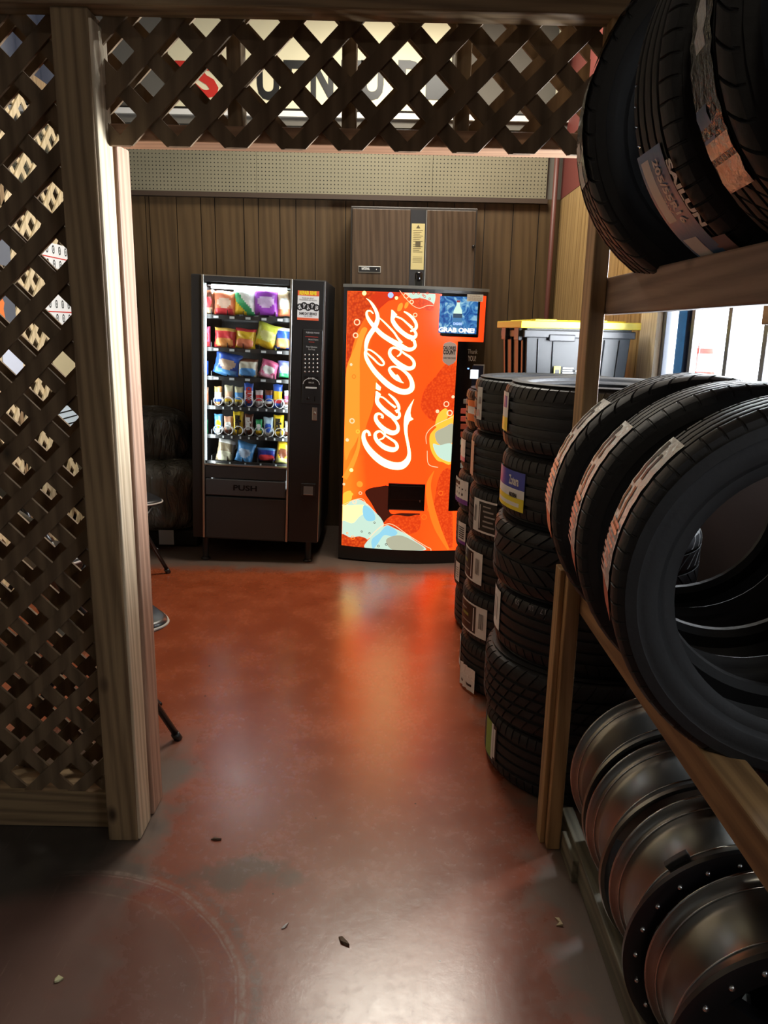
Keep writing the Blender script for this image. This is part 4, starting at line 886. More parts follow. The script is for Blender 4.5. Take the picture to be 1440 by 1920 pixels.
def label_on(t, a0, a1, z0, z1, cells, mats, lab=None, off=.0022, name='tread_label', wob=.0):
    # curved sticker on the tread in tire-local unscaled space; cells: (fa0, fa1, fz0, fz1, material)
    b = MB()
    for ci, (f0, f1, g0, g1, mi) in enumerate(cells):
        n = max(2, int((a1-a0)*(f1-f0)/.05)); rg = []
        for i in range(n+1):
            a = a0+(a1-a0)*(f0+(f1-f0)*i/n); r_ = TR+off+.0003*ci+wob*math.sin(a*67)
            rg.append([(r_*math.cos(a), r_*math.sin(a), z0+(z1-z0)*(g0+(g1-g0)*j/4)) for j in range(5)])
        b.rings(rg, mi, True, False)
    o = ob(name, b, mats, t)
    if lab: o['label'] = lab
    return o
def barcode(f0, f1, g0, g1, mi, n=9):
    return [(f0+(f1-f0)*(i+.15)/n, f0+(f1-f0)*(i+.15+.3+.3*(i % 3 == 0))/n, g0, g1, mi) for i in range(n)]
def tlabel(body, t, a, z, h, wang, m, off=.0042, bold=.001, flip=False):
    tb = text_mb(body, h, bold, width=wang*TR); r_ = TR+off
    s = -1 if flip else 1
    vs = []
    for x, y, zz in tb.v: vs.append((r_*math.cos(a+s*x/r_), r_*math.sin(a+s*x/r_), z+s*zz))
    tb.v = vs; return ob('printed_text', tb, m, t)
def azi(px, py): d = ray(px, py); return math.atan2(d.x, d.y)
def surf_angle(cx, cy, Rr, px, py):
    al = azi(px, py); d = Vector((math.sin(al), math.cos(al))); c = Vector((cx, cy)); t = c.dot(d); q = c-d*t
    k = Rr*Rr-q.length_squared
    p = d*(t-math.sqrt(max(k, 0))); p -= c; return math.atan2(p.y, p.x) % (2*PI)
def place_stack(cx, cy, spec, name):
    out = []; z = 0.0
    for i, (k, Rr, W, dx, dy, tilt, lab) in enumerate(spec):
        o = tire(tm[k], lab, 'tires stacked flat in the %s stack' % name, (cx+dx, cy+dy, z+W/2), Rr, W, (R(tilt), 0, random.uniform(0, 6))); z += W; out.append(o)
    return out
A = place_stack(.712, 2.51, [
 ('a', .330, .222, .0, .0, 0, 'bottom tire of the nearest stack, with a green sticker at its left'),
 ('b', .345, .232, .0, -.005, 0, 'wide tire second from the bottom of the nearest stack, with angled tread slots'),
 ('d', .328, .222, .01, .0, 0, 'tire third from the bottom of the nearest stack, with pale lettering on its shoulder'),
 ('c', .335, .235, .0, .0, 0, 'tire with coarse slashed tread blocks in the middle of the nearest stack'),
 ('a', .322, .215, .0, .0, 0, 'tire second from the top of the nearest stack, with a blue white and yellow sticker'),
 ('d', .326, .222, .0, .0, 0, 'topmost tire of the nearest stack, small purple and yellow sticker at its left edge')], 'nearest')
B = place_stack(.668, 3.17, [
 ('a', .318, .222, .0, .0, 0, 'bottom tire of the middle stack, with a loose foil label'),
 ('a', .318, .222, .0, .0, 0, 'tire second from the bottom of the middle stack, with black and white barcode label'),
 ('a', .310, .222, -.0, .0, 0, 'tire third from the bottom of the middle stack, label barcode facing right'),
 ('a', .308, .218, .0, .0, 0, 'tire fourth from the bottom of the middle stack, label barcode at its left'),
 ('d', .310, .218, .0, .0, 0, 'tire second from the top of the middle stack, with a narrow pale label'),
 ('d', .305, .222, .0, .0, 0, 'topmost tire of the middle stack, with a pale speckled label')], 'middle')
C_ = place_stack(.695, 3.835, [
 ('a', .312, .205, .0, .0, 0, 'bottom tire of the farthest stack'),
 ('a', .322, .205, .0, .0, 0, 'tire second from the bottom of the farthest stack, with a white label'),
 ('a', .322, .205, .0, .0, 0, 'tire third from the bottom of the farthest stack, with a white and purple barcode label'),
 ('a', .320, .205, .0, .0, 0, 'tire fourth from the bottom of the farthest stack, with a loose white and purple tag'),
 ('a', .312, .205, .0, .0, 0, 'tire second from the top of the farthest stack, with a white and pink label'),
 ('d', .298, .205, .0, .0, 0, 'topmost tire of the farthest stack, with an orange and white label')], 'farthest')
def stick(t, px0, px1, py, z0, z1, cells, mats, lab=None, **k):
    a0 = surf_angle(t.location.x, t.location.y, TR*t.scale.x, px0, py); a1 = surf_angle(t.location.x, t.location.y, TR*t.scale.x, px1, py)
    r_ = t.rotation_euler.z; return label_on(t, a0-r_, a1-r_, z0, z1, cells, mats, lab, **k)
full = [(0, 1, 0, 1, 0)]
# coordinates: px range on the tread
stick(A[5], 941.5, 953, 790, -.05, .075, [(0,1,.35,1,0),(0,1,0,.35,1),(.3,.8,.6,.9,2)], [whitep, yellow, purple], 'small purple, white and yellow sticker', wob=.001)
s5 = stick(A[4], 938, 984, 925, -.075, .055, [(0,1,.55,1,0),(0,1,.33,.55,1),(0,1,0,.33,2),(.1,.9,.10,.2,1)], [blue, whitep, yellow], 'blue, white and yellow sticker')
def tt(t, px, py, body, z, h, w_, m, **k):
    a = surf_angle(t.location.x, t.location.y, TR*t.scale.x, px, py)-t.rotation_euler.z; return tlabel(body, t, a, z, h, w_, m, **k)
tt(A[4], 963, 925, 'Zotera', .022, .042, .19, white, off=.0038, bold=.0015); tt(A[4], 963, 925, 'MAXIMA', -.026, .02, .15, inkb, off=.0038)
stick(A[3], 912.3, 915, 1010, -.02, .09, full, [whitep])
stick(A[2], 917, 921.5, 1165, -.06, .08, [(0,1,0,1,0)], [mat('plum_ink', (.16,.05,.10), .5)]); stick(A[2], 921.5, 937, 1165, -.055, .085, [(0,1,0,1,0),(.3,.5,.2,.8,1),(.65,.75,.2,.8,1)], [whitep, greyl], 'white tag')
for px, s_ in ((968, '50'), (994, '0.30'), (1018, '17'), (1040, '02')): tt(A[2], px, 1165, s_, .088, .026, .06, mat('stamp_grey', (.28,.28,.3), .5), off=.001, bold=.0, flip=True)
stick(A[0], 912.5, 932, 1385, -.065, .07, [(0,.6,0,1,0),(.6,.75,0,1,1),(.75,1,0,1,2),(.78,.92,.1,.9,1)], [green, whitep, inkb], 'green, white and black sticker')
stick(B[5], 897, 905, 735, -.06, .07, [(0,1,0,1,0),(.2,.6,.1,.3,1),(.3,.8,.5,.7,2)], [whitep, salmon, greyl], wob=.0015)
stick(B[4], 883.6, 889, 860, -.075, .07, full, [mat('peach_label', (.65,.42,.32), .5)])
bw = [(0,1,0,1,0),(.30,1,.06,.94,1),(.34,.37,.12,.85,0),(.5,.95,.2,.25,2),(.5,.9,.35,.4,2),(.55,.95,.5,.55,2),(.5,.9,.65,.7,2),(.5,.8,.8,.84,2)]+barcode(.08,.22,.3,.8,1,7)
stick(B[3], 890, 933, 945, -.075, .065, bw, [whitep, inkb, greyl], 'black and white label with a barcode')
wb = [(0,1,0,1,0),(0,.68,.06,.94,1),(.58,.61,.12,.88,0),(.1,.5,.3,.34,2),(.1,.4,.5,.6,3),(.05,.3,.7,.75,2)]+barcode(.78,.92,.3,.8,1,7)
stick(B[2], 873.5, 906, 1040, -.075, .06, wb, [whitep, inkb, greyl, mat('olive_ink', (.25,.25,.05), .5)], 'black and white label with a barcode')
stick(B[1], 868, 914, 1150, -.075, .06, wb, [whitep, inkb, greyl, mat('olive_ink_b', (.25,.25,.05), .5)], 'black and white label with a barcode')
stick(B[0], 860, 864, 1225, -.05, .09, [(0,1,0,1,0),(.2,.8,.2,.8,1)], [whitep, inkb])
stick(B[0], 866, 895, 1265, -.105, -.0, [(0,1,0,.5,0),(0,1,.5,1,1),(.2,.9,.2,.3,2)], [whitep, foil, inkb], 'loose foil and white label', off=.012, wob=.004)
stick(C_[5], 877, 893, 790, -.06, .05, [(0,1,.35,.7,0),(0,1,0,.35,1),(0,1,.7,1,1)], [whitep, orange], 'orange and white label', wob=.001)
stick(C_[4], 861.5, 872, 865, -.06, .06, [(0,1,0,1,0),(0,1,0,.2,1)], [whitep, mat('pink_ink', (.7,.2,.35), .5)], wob=.001)
stick(C_[3], 853, 880, 945, -.06, .07, [(0,1,.2,1,0),(0,1,0,.2,1),(.1,.9,.6,.66,2),(.1,.6,.75,.9,2),(.3,.8,.35,.45,2)], [whitep, purple, inkb], 'loose white and purple tag', off=.01, wob=.004)
stick(C_[2], 858, 872, 1035, -.06, .06, [(0,1,.15,1,0),(0,1,0,.15,1)]+[(.15,.85,.25+.1*i,.3+.1*i,2) for i in range(6)], [whitep, purple, inkb], 'white and purple barcode label')
stick(C_[1], 853, 860, 1120, -.06, .05, full+[(.2,.8,.2+.12*i,.26+.12*i,1) for i in range(5)], [whitep, greyl])
# ---------------------------------------------------------------- tire rack
rack = thing('tire_rack', 'rough wooden rack of long rails holding tires and bare wheels on the right', 'rack', (0, 0, 0))
def RK(name, x0, x1, y0, y1, z0, z1, m=rack_y): return ob(name, MB().box(x0, x1, y0, y1, z0, z1), m, rack, bevel=.004)
RK('rail', .545, .583, .35, 2.088, 1.546, 1.635, wood('plum_brown_rail', (.15,.08,.05), (.34,.21,.14), 'Y')); RK('rail', .98, 1.018, .35, 2.088, 1.53, 1.62)
RK('rail', .545, .612, .35, 2.088, .745, .815); RK('rail', .93, .968, .35, 2.088, .74, .815)
RK('floor_plank', .562, .60, .2, 2.09, 0, .085, plank_g); RK('floor_plank', .92, .96, .2, 2.09, 0, .085, plank_g)
RK('foot_block', .545, .575, 1.86, 1.995, 0, .07, plank_g)
RK('rack_post', .50, .545, .30, .35, 0, 2.3, rack_z); RK('rack_post', .98, 1.02, .30, .35, 0, 2.3, rack_z)
def rtire(k, Y, XL, Rr, W, zb, yaw, lean, label, group):
    # upright tire, axis along Y turned by yaw; XL is its leftmost x
    return tire(tm[k], label, group, (XL+Rr, Y, zb+Rr), Rr, W, (R(90+lean), 0, R(yaw)))
gl_ = 'tires upright on the lower rails of the rack'; gu_ = 'tires upright on the upper rails of the rack'
L1 = rtire('b', 1.80, .402, .320, .205, .775, -7, 0, 'farthest tire on the lower rails, its long label orange at the lower end', gl_)
L2 = rtire('a', 1.515, .396, .320, .205, .775, -9, 0, 'middle tire on the lower rails, between the farthest and the nearest', gl_)
L3 = rtire('a', 1.235, .390, .320, .205, .775, -11, 0, 'nearest tire on the lower rails, its wide sidewall facing the viewer', gl_)
for t in (L1, L2, L3):
    # local angle: leftmost (-X) side is pi ; top is pi/2 in local frame after 90deg rotation about X -> local y = world z
    orange_end = t is L1
    cells = [(.0,.84,0,1,0),(.84,1.0,0,1,1),(.05,.12,.25,.35,2),(.03,.30,.10,.28,2),(.10,.26,.45,.58,2),(.32,.46,.12,.25,2),(.30,.5,.5,.62,2),(.5,.56,.2,.8,2)]+[(.5+.035*i,.52+.035*i,.1,.9,3) for i in range(9)]
    rd = R(129 if t is L1 else 135 if t is L2 else 134); re = R(194 if t is L1 else 197 if t is L2 else 194)
    lf = label_on(t, rd, re, -.070, .052, cells, [foil, (mat('orange_end', (.85,.20,.06), .45) if orange_end else salmon), inkb, mat('red_glow_foil', (.72,.45,.38), .32, .15, bump=.5, bs=50)], 'long silver foil label with dark lettering and a coloured end', wob=.0006)  # pink bars put the cola panel's red reflection into the foil colour
U1 = rtire('b', 1.70, .388, .335, .21, 1.572, -8, 0, 'farthest tire on the upper rails, with a shiny clear label strip', gu_)
U2 = rtire('a', 1.375, .412, .335, .215, 1.580, -1, 0, 'second tire on the upper rails, with a blue size label reading 205/55R16', gu_)
U3 = rtire('b', 1.125, .415, .335, .205, 1.585, -7, 0, 'third tire on the upper rails, with a crumpled silver label', gu_)
U4 = rtire('c', .885, .415, .335, .205, 1.585, -5, 0, 'nearest tire on the upper rails, with chevron tread, cut by the photo edge', gu_)
clearf = mat('clear_film_label', (.10,.11,.12), .14, .4, bump=.9, bs=55); bluel = mat('blue_label_film', (.03,.12,.26), .4, .0, bump=.12, bs=40, var=.35, vs=18)
greyp = mat('grey_print', (.68,.64,.6), .5)
label_on(U1, R(135), R(199), -.02, .09, [(0,1,0,1,0),(.02,.25,.1,.8,1),(.78,1,.0,.6,2)], [clearf, mat('silver_film', (.8,.83,.86), .25, .3, bump=1, bs=80), greyp], 'clear shiny label strip', wob=.0006)  # pale silver patch paints the glare on the clear strip
label_on(U2, R(200), R(236), -.085, .040, [(0,1,0,1,0),(.06,.6,.1,.42,1),(.78,.99,.1,.6,1)], [bluel, greyp], 'blue size label')
def vlab(body, t, a0, a1, z, h, m, off=.0036, bold=.001):   # text running along the circumference
    tb = text_mb(body, h, bold, width=(a1-a0)*TR); r_ = TR+off; am = (a0+a1)/2
    tb.v = [(r_*math.cos(am+x/r_), r_*math.sin(am+x/r_), z+zz) for x, y, zz in tb.v]; return ob('printed_text', tb, m, t)
vlab('205/55R16', U2, R(203), R(223), -.002, .034, greyp); vlab('91V', U2, R(214), R(219), -.026, .014, greyp, bold=.0)
vlab('SAILUN', U2, R(205), R(226), .058, .032, white, bold=.0015)
label_on(U2, R(230), R(246), .03, .095, full, [mat('mauve_label', (.17,.09,.09), .5)])
label_on(U3, R(160), R(220), -.06, .05, [(0,1,0,1,0),(.1,.45,.25,.7,1),(.62,.78,0,.5,3),(.78,1,0,1,2)], [clearf, mat('silver_film_b', (.75,.76,.78), .25, .3, bump=1, bs=90), mat('copper_film', (.8,.62,.5), .25, .3, bump=1, bs=50), bluel], 'crumpled silver and copper label', wob=.0015)
# ---------------------------------------------------------------- bare wheels
steel = mat('polished_wheel_barrel', (.27,.27,.255), .30, 1.0, rvar=0, bump=.03, bs=6); steelr = mat('wheel_rim_lip', (.5,.5,.5), .15, 1.0)
spokem = mat('satin_black_spokes', (.008,.008,.01), .35); rivet = mat('rivet_steel', (.7,.7,.7), .25, 1.0)
def rim_parts(label, Y, XL, Rr, zb, yaw, W=.20, face=True, weight=False):
    t = thing('wheel', label, 'wheel', (XL+Rr, Y, zb+Rr), (R(90), 0, R(yaw)), 'bare wheels lying in the bottom of the rack')
    h = W/2
    prof = [(Rr-.006, -h), (Rr, -h+.003), (Rr, -h+.010), (Rr-.008, -h+.014), (Rr-.014, -h+.022), (Rr-.015, -h+.032), (Rr-.021, -h+.038), (Rr-.024, -h+.055), (Rr-.026, h-.075), (Rr-.020, h-.055), (Rr-.018, h-.030), (Rr-.014, h-.024), (Rr-.004, h-.014), (Rr, h-.008), (Rr-.003, h), (Rr-.012, h), (Rr-.022, h-.02), (Rr-.032, h-.05), (Rr-.036, -h+.05), (Rr-.030, -h+.03), (Rr-.016, -h)]
    b = MB(); b.lathe(prof, 96, 0, True, True); ob('barrel', b, steel, t, sharp=50)
    b = MB()
    for r_, z_, q_ in ((Rr-.001, -h+.006, .0045), (Rr-.015, -h+.030, .0030), (Rr-.020, h-.050, .0028)): b.tube([(r_*math.cos(2*PI*k/96), r_*math.sin(2*PI*k/96), z_) for k in range(96)], q_, 6, closed=True)
    ob('rolled_edge', b, steelr, t)
    # after the rotation local +z points to world -Y (towards the viewer)
    if face:
        b = MB(); b.lathe([(Rr+.006, h-.004), (Rr+.006, h+.008), (Rr-.004, h+.012), (Rr-.042, h+.008), (Rr-.05, h-.01), (Rr-.03, h-.012)], 96, 0, True, True)
        for k in range(8):
            a = 2*PI*k/8+.3
            ca, sa = math.cos(a), math.sin(a)
            for (r0, r1, w0, w1) in ((.05, Rr-.04, .022, .034),):
                P = [(r0, -w0), (r1, -w1), (r1, w1), (r0, w0)]
                vs = [(x*ca-y*sa, x*sa+y*ca, z) for z in (h-.035, h+.002) for x, y in P]; b.add(vs, [(0,1,2,3),(7,6,5,4),(0,4,5,1),(1,5,6,2),(2,6,7,3),(3,7,4,0)])
        b.lathe([(.001, h-.04), (.075, h-.04), (.075, h-.002), (.035, h+.004), (.001, h+.004)], 40, 0, True)
        f = ob('face', b, spokem, t, sharp=35)
        rv = None
        for k in range(24):
            a = 2*PI*k/24; q = ((Rr-.018)*math.cos(a), (Rr-.018)*math.sin(a), h+.011)
            if rv is None: rv = ob('rivet', MB().sphere((0, 0, 0), .0062, 8, 6), rivet, f, loc=q)
            else: c = rv.copy(); COL.objects.link(c); c.parent = f; c.location = q
    if weight:
        b = MB(); a = R(128); 
        for k in range(3): b.box(-.012, .012, -.012, .008, -.008+.0, .008, M=Matrix.Rotation(a+.07*k, 4, 'Z') @ Matrix.Translation((Rr-.020, 0, .045)))
        ob('wheel_weight', b, mat('dark_clip', (.06,.06,.06), .4, .6), t, bevel=.002)
    return t
rim_parts('farthest bare wheel in the bottom of the rack, partly behind the rack post', 1.83, .535, .252, .045, -5, face=False)
rim_parts('second bare wheel from the back in the rack, with a bright rolled edge', 1.60, .520, .252, .045, -6, face=False)
rim_parts('third bare wheel from the back, black riveted ring at its near side', 1.375, .515, .250, .045, -7, weight=True)
rim_parts('nearest bare wheel, black spokes and rivets cut by the corner of the photo', 1.145, .52, .246, .045, -8)
# ---------------------------------------------------------------- storage bin
bin_ = thing('storage_bin', 'black lidded storage bin with a yellow lid on top of the farthest tire stack', 'storage bin', (.625, 3.56, 1.235), (0, 0, R(4)))
bp = mat('black_tote_plastic', (.011,.012,.014), .42); yl = mat('yellow_lid_plastic', (.72,.55,.02), .4)
BW, BD, BH = .485, .46, .285
def taper(b, k=.06): b.v = [(BW/2+(x-BW/2)*(1-k*(1-z/BH)), BD/2+(y-BD/2)*(1-k*(1-z/BH)), z) for x, y, z in b.v]; return b
b = MB().box(0, BW, 0, BD, 0, BH)
for x in (.05, .12, .29, .36, .43): b.box(x, x+.006, -.006, 0, .01, BH-.05)
for y in (.03, .12, .15, .27, .30, .41): b.box(-.010, 0, y, y+.035, .005, BH-.03)
ob('body', taper(b), bp, bin_, bevel=.004)
b = MB(); b.box(-.014, BW+.014, -.014, BD+.014, BH-.045, BH-.012); b.box(-.03, -.01, .03, .12, BH-.06, BH+.005); b.box(-.03, -.01, .30, .39, BH-.06, BH+.005); b.box(.10, .22, -.02, -.01, BH-.06, BH-.03); ob('rim', b, mat('grey_tote_rim', (.03,.03,.033), .42), bin_, bevel=.004)
b = MB(); b.box(-.034, BW+.03, -.028, BD+.028, BH-.004, BH+.028); b.box(.02, BW-.02, .03, BD-.03, BH+.028, BH+.034)
for x in (.03, .26): b.box(x, x+.10, -.02, .06, BH+.026, BH+.036)
ob('lid', b, yl, bin_, bevel=.006)
b = MB(); b.box(.135, .165, -.0075, -.006, .055, .115, 0); b.box(.14, .16, -.0082, -.0075, .075, .10, 1)
for k in range(5): b.box(.175, .175+.05*(1-.1*(k % 2)), -.0075, -.006, .06+k*.011, .066+k*.011, 2)
b.box(.235, .26, -.0075, -.006, .09, .098, 2); b.box(.238, .262, -.0075, -.006, .075, .082, 2); b.box(.225, .265, -.0075, -.006, .062, .066, 2)
ob('label', b, [yellow, inkb, greyl], bin_)
# ---------------------------------------------------------------- folding chairs
chm = mat('black_chair_tube', (.02,.018,.017), .3, .2); chs = mat('black_vinyl_seat', (.02,.02,.022), .32); rimw = mat('pale_seat_welt', (.5,.46,.4), .5)
def chair(loc, rz, label, group='black folding chairs in the left part of the back room'):
    t = thing('folding_chair', label, 'chair', loc, (0, 0, rz), group)   # faces +X
    b = MB()
    rg = []
    for z, s_ in ((.425, .94), (.432, 1.0), (.452, 1.0), (.462, .93), (.464, .5)):
        rg.append([(.0+.2*s_*(abs(math.cos(a))**.5)*math.copysign(1, math.cos(a)), .2*s_*(abs(math.sin(a))**.5)*math.copysign(1, math.sin(a)), z) for a in [2*PI*j/40 for j in range(40)]])
    b.rings(rg, 0, True, True, True, True); se = ob('seat', b, chs, t)
    b = MB(); b.tube([(.203*(abs(math.cos(a))**.5)*math.copysign(1, math.cos(a)), .203*(abs(math.sin(a))**.5)*math.copysign(1, math.sin(a)), .442) for a in [2*PI*j/40 for j in range(40)]], .005, 6, closed=True); ob('welt', b, rimw, se)
    for s_ in (-1, 1):
        ob('front_leg', MB().tube([(-.22, s_*.205, .82), (-.17, s_*.212, .62), (-.02, s_*.216, .40), (.17, s_*.22, .012)], .0125, 10), chm, t)
        ob('rear_leg', MB().tube([(.10, s_*.19, .42), (-.05, s_*.195, .25), (-.27, s_*.2, .012)], .0115, 10), chm, t)
        for x in (.17, -.27): ob('foot_cap', MB().tube([(x-.01*(1 if x > 0 else -1), s_*(.22 if x > 0 else .2), .028), (x+.004, s_*(.22 if x > 0 else .2), 0.002)], .016, 10), blackm, t)
    ob('cross_bar', MB().tube([(.11, -.218, .16), (.11, .218, .16)], .009, 8), chm, t); ob('cross_bar', MB().tube([(-.19, -.198, .11), (-.19, .198, .11)], .008, 8), chm, t)
    b = MB(); rg = []
    for i in range(13):
        y = -.2+.4*i/12; k = .03*(1-(y/.2)**2); rg.append([(-.19-k, y, .64), (-.235-k, y, .83), (-.225-k, y, .835), (-.178-k, y, .64)])
    b.rings(rg, 0, True, True, True, True); ob('backrest', b, chs, t)
    ob('back_tube', MB().tube([(-.22, -.205, .82), (-.235, -.15, .862), (-.25, 0, .875), (-.235, .15, .862), (-.22, .205, .82)], .0125, 10), chm, t)
    return t
c1 = chair((-1.02, 2.64, 0), R(40), 'black folding chair with a pale edged seat just past the left post')
def chair_copy(src, loc, rz, label):
    c = copy_tree(src); c.location = loc; c.rotation_euler = (0, 0, rz); c['label'] = label; return c
chair_copy(c1, (-1.60, 4.60, 0), R(40), 'black folding chair in front of the plastic wrapped bundle')
chair_copy(c1, (-1.58, 3.4, 0), R(60), 'black folding chair seen through the left lattice, farther from the post')
# ---------------------------------------------------------------- plastic wrapped furniture
wr = thing('wrapped_bundle', 'bulky dark furniture wrapped in clear creased plastic left of the snack machine', 'wrapped furniture', (-1.635, 5.35, 0))
def wrapm(n, c, a):
    m, t, bs = nt(n); N = t.nodes; L = t.links; bs.inputs['Base Color'].default_value = (*c, 1); bs.inputs['Roughness'].default_value = .16; bs.inputs['Specular IOR Level'].default_value = .7
    tc = N.new('ShaderNodeTexCoord'); mp = N.new('ShaderNodeMapping'); mp.inputs['Rotation'].default_value = (0, a, 0); mp.inputs['Scale'].default_value = (9, 9, 2.2); L.new(tc.outputs['Object'], mp.inputs['Vector'])
    n_ = N.new('ShaderNodeTexNoise'); n_.inputs['Scale'].default_value = 1.6; n_.inputs['Detail'].default_value = 5; n_.inputs['Distortion'].default_value = 1.3; L.new(mp.outputs['Vector'], n_.inputs['Vector'])
    bp_ = N.new('ShaderNodeBump'); bp_.inputs['Strength'].default_value = .9; bp_.inputs['Distance'].default_value = .03; L.new(n_.outputs['Fac'], bp_.inputs['Height']); L.new(bp_.outputs['Normal'], bs.inputs['Normal']); return m
def lump(cx, cy, cz, sx_, sy, sz, seed, pw=.45, tw=0.0):
    rnd = random.Random(seed); ph = [rnd.uniform(0, 6) for _ in range(6)]; rg = []; n = 56
    for i in range(31):
        a = PI*i/30; ca = -math.cos(a); sa = max(math.sin(a), 1e-3); zz = math.copysign(abs(ca)**pw, ca); rr = sa**pw; row = []
        for j in range(n):
            t_ = 2*PI*j/n; ct, st_ = math.cos(t_), math.sin(t_)
            k = 1+.05*math.sin(3*t_+ph[0]+2*zz)+.035*math.sin(8*t_+5*zz+ph[1])+.02*math.sin(15*t_-7*zz+ph[2])
            row.append((cx+sx_*rr*k*math.copysign(abs(ct)**.6, ct)+tw*zz, cy+sy*rr*k*math.copysign(abs(st_)**.6, st_), cz+sz*zz*(1+.03*math.sin(5*t_+ph[3]))))
        rg.append(row)
    b = MB(); b.rings(rg, 0, True, True, True, True); return b
ob('lower_bundle', lump(.02, 0, .35, .345, .33, .25, 3), wrapm('plastic_over_grey', (.085,.08,.065), .9), wr)
ob('upper_bundle', lump(-.05, .10, .73, .32, .26, .20, 8, .6, -.05), wrapm('plastic_over_black', (.045,.043,.038), .5), wr)
ob('base_frame', MB().box(-.28, .35, -.22, .28, .0, .12), mat('dark_base', (.01,.01,.01), .7), wr, bevel=.02)
ob('paper_tag', MB().box(.12, .22, -.345, -.342, .05, .15), mat('tag_grey', (.25,.25,.25), .6), wr)
ob('cord', MB().tube(cat([(.0,-.30,.62), (-.06,-.36,.52), (-.10,-.37,.40), (-.11,-.36,.2), (-.09,-.30,.08)], 6), .006, 6), blackm, wr)
ob('cord', MB().tube(cat([(.20,-.36,.50), (.19,-.365,.40), (.21,-.36,.3)], 5), .004, 6), blackm, wr)
# ---------------------------------------------------------------- cone outside the window, floor litter
cn = thing('caution_cone', 'white and red caution cone outside the bright window', 'cone', (1.62, 4.02, 1.05))
b = MB(); b.lathe([(.001, .42), (.03, .42), (.035, .40), (.10, 0), (.13, 0), (.13, -.02), (.001, -.02)], 24); ob('cone', b, mat('cone_white', (.7,.62,.58), .5), cn)
b = MB(); b.lathe([(.0385, .385), (.043, .36)], 24); b.lathe([(.058, .27), (.064, .235)], 24); b.lathe([(.085, .12), (.09, .09)], 24); ob('red_bands', b, mat('cone_red', (.6,.08,.05), .5), cn)
b = MB().box(1.36, 2.6, 3.0, 5.2, .9, 1.03); struct(ob('trim_3', b, mat('concrete_ledge', (.5,.5,.5), .8)), 'outside ledge beyond the window', 'ledge')
def litter(name, px, py, s_, m, label, cat_, pts):
    p = atZ(px, py); b = MB(); n = len(pts)
    b.add([(x*s_, y*s_, .003+.25*s_*(i % 2)) for i, (x, y) in enumerate(pts)]+[(x*s_, y*s_, .001) for x, y in pts], [tuple(range(n)), tuple(reversed(range(n, 2*n)))]+[(i, (i+1) % n, (i+1) % n+n, i+n) for i in range(n)])
    tag(ob(name, b, m, None, loc=p), label, cat_)
leafm = mat('dry_leaf', (.12,.075,.045), .7); chipm = mat('wood_chip', (.55,.45,.28), .7)
litter('leaf', 645, 1767, .016, leafm, 'small dry brown leaf on the floor near the front', 'leaf', ((-.9,1),(-.3,.8),(.5,.1),(.9,-.8),(.2,-.7),(-.5,-.1)))
litter('wood_chip', 1047, 1729, .016, chipm, 'tan V shaped wood chip beside the floor plank', 'wood chip', ((-.4,.9),(.2,.5),(.6,-.5),(.5,-.9),(-.6,-.9),(.1,-.4)))
litter('petal', 110, 1838, .012, mat('pale_petal', (.6,.6,.35), .6), 'pale yellowish petal on the floor at lower left', 'petal', ((-.8,.2),(-.3,.8),(.4,.6),(.9,.2),(.2,-.6),(-.5,-.7)))
litter('leaf', 405, 1576, .016, leafm, 'curled brown leaf scrap on the floor past the post foot', 'leaf', ((-1,.1),(-.4,.5),(.4,.5),(1,.1),(.5,-.1),(-.3,0)))
litter('paper_scrap', 533, 1738, .014, whitep, 'tiny white paper scrap on the floor, left of the brown leaf', 'paper scrap', ((-.5,-.6),(.1,.1),(.7,.9),(.5,.2),(.1,-.4)))
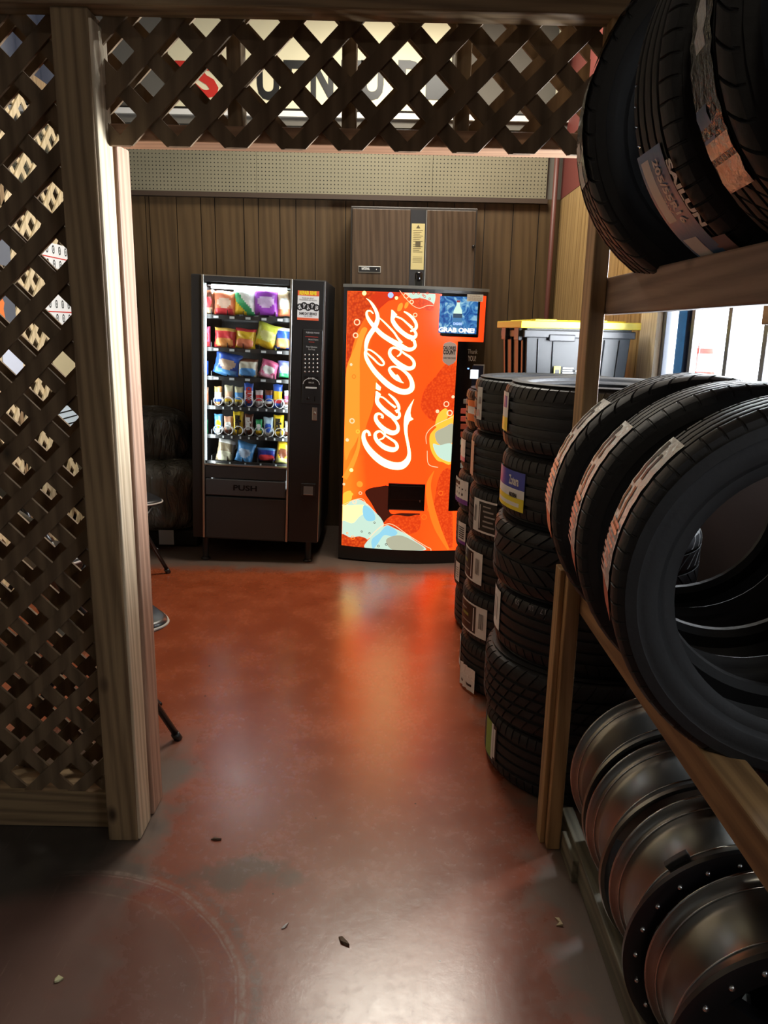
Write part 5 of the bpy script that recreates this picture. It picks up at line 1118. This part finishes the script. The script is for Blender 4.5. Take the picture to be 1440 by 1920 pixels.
# ---------------------------------------------------------------- lighting
def area(name, loc, rot, sx, sy, power, col=(1,1,1), spread=None):
    l = bpy.data.lights.new(name, 'AREA'); l.shape = 'RECTANGLE'; l.size = sx; l.size_y = sy; l.energy = power; l.color = col
    if spread: l.spread = spread
    o = bpy.data.objects.new(name, l); COL.objects.link(o); o.location = loc; o.rotation_euler = rot; return o
w = bpy.data.worlds.new('World'); bpy.context.scene.world = w; w.use_nodes = True
bg = w.node_tree.nodes['Background']; bg.inputs[0].default_value = (.86,.93,1,1); bg.inputs[1].default_value = 6.0
area('window_daylight', (WXR+.11, 2.88, 1.54), (0, R(90), 0), .72, 1.15, 185, (.90,.95,1))
area('near_window_daylight', (WXR+.11, -.1, 1.65), (0, R(90), 0), .8, 1.1, 4.0, (.75,.87,1))
# fluorescent ceiling fixture over the back room
cl = thing('ceiling_light', 'fluorescent ceiling fixture over the back room, hidden above the header', 'ceiling light', (.2, 4.6, ZC-.09))
ob('housing', MB().box(-.6, .6, -.1, .1, .03, .089), white, cl, bevel=.004)
ob('lit_tube', MB().tube([(-.57, 0, .012), (.57, 0, .012)], .016, 10), mat('lit_ceiling_tube', (.8,.8,.8), .4, emit=(1,.94,.82), es=6), cl)
area('ceiling_tube_light', (.2, 4.6, ZC-.10), (0, 0, 0), 1.2, .7, 76, (1,.93,.8))
area('snack_machine_light', (SO.x+.36, 4.90, 1.73), (0, 0, 0), .42, .08, 8, (.85,.97,1))
for nm_, u_, dx_ in (('left', gu0+.02, .55), ('right_fill', gu1-.015, -.55)):
    q_ = Matrix.Rotation(SL, 4, 'Y') @ Vector((u_, .020, 1.08))+SO
    lo_ = area('snack_machine_%s_light' % nm_, q_, (0, 0, 0), .02, 1.15, 2.0 if nm_ == 'left' else 1.3, (.88,.98,1)); lo_.rotation_mode = 'QUATERNION'; lo_.rotation_quaternion = Vector((dx_, 1, 0)).to_track_quat('-Z', 'Y')  # right strip is an unseen fill added to brighten the snacks
sc = bpy.context.scene
sc.view_settings.view_transform = 'Standard'; sc.view_settings.look = 'None'; sc.view_settings.gamma = 1; sc.view_settings.exposure = 0.2; sc.view_settings.use_curve_mapping = False
fl_ = thing('ceiling_light', 'added unseen fill lamp on the ceiling over the front aisle behind the viewer', 'ceiling light', (-.2, -1.2, ZC-.06))  # unseen fill lamp added to lighten the partition's front
ob('housing', MB().lathe([(.001, .059), (.16, .059), (.16, .02), (.001, .02)], 32), white, fl_); ob('diffuser', MB().lathe([(.001, -.03), (.10, -.02), (.15, .019)], 32), mat('lit_diffuser', (.8,.8,.8), .4, emit=(1,.9,.75), es=3), fl_)  # housing and diffuser of the added unseen fill lamp
area('front_fill_light', (-.2, -1.2, ZC-.10), (0, 0, 0), .3, .3, 8, (1,.88,.7))
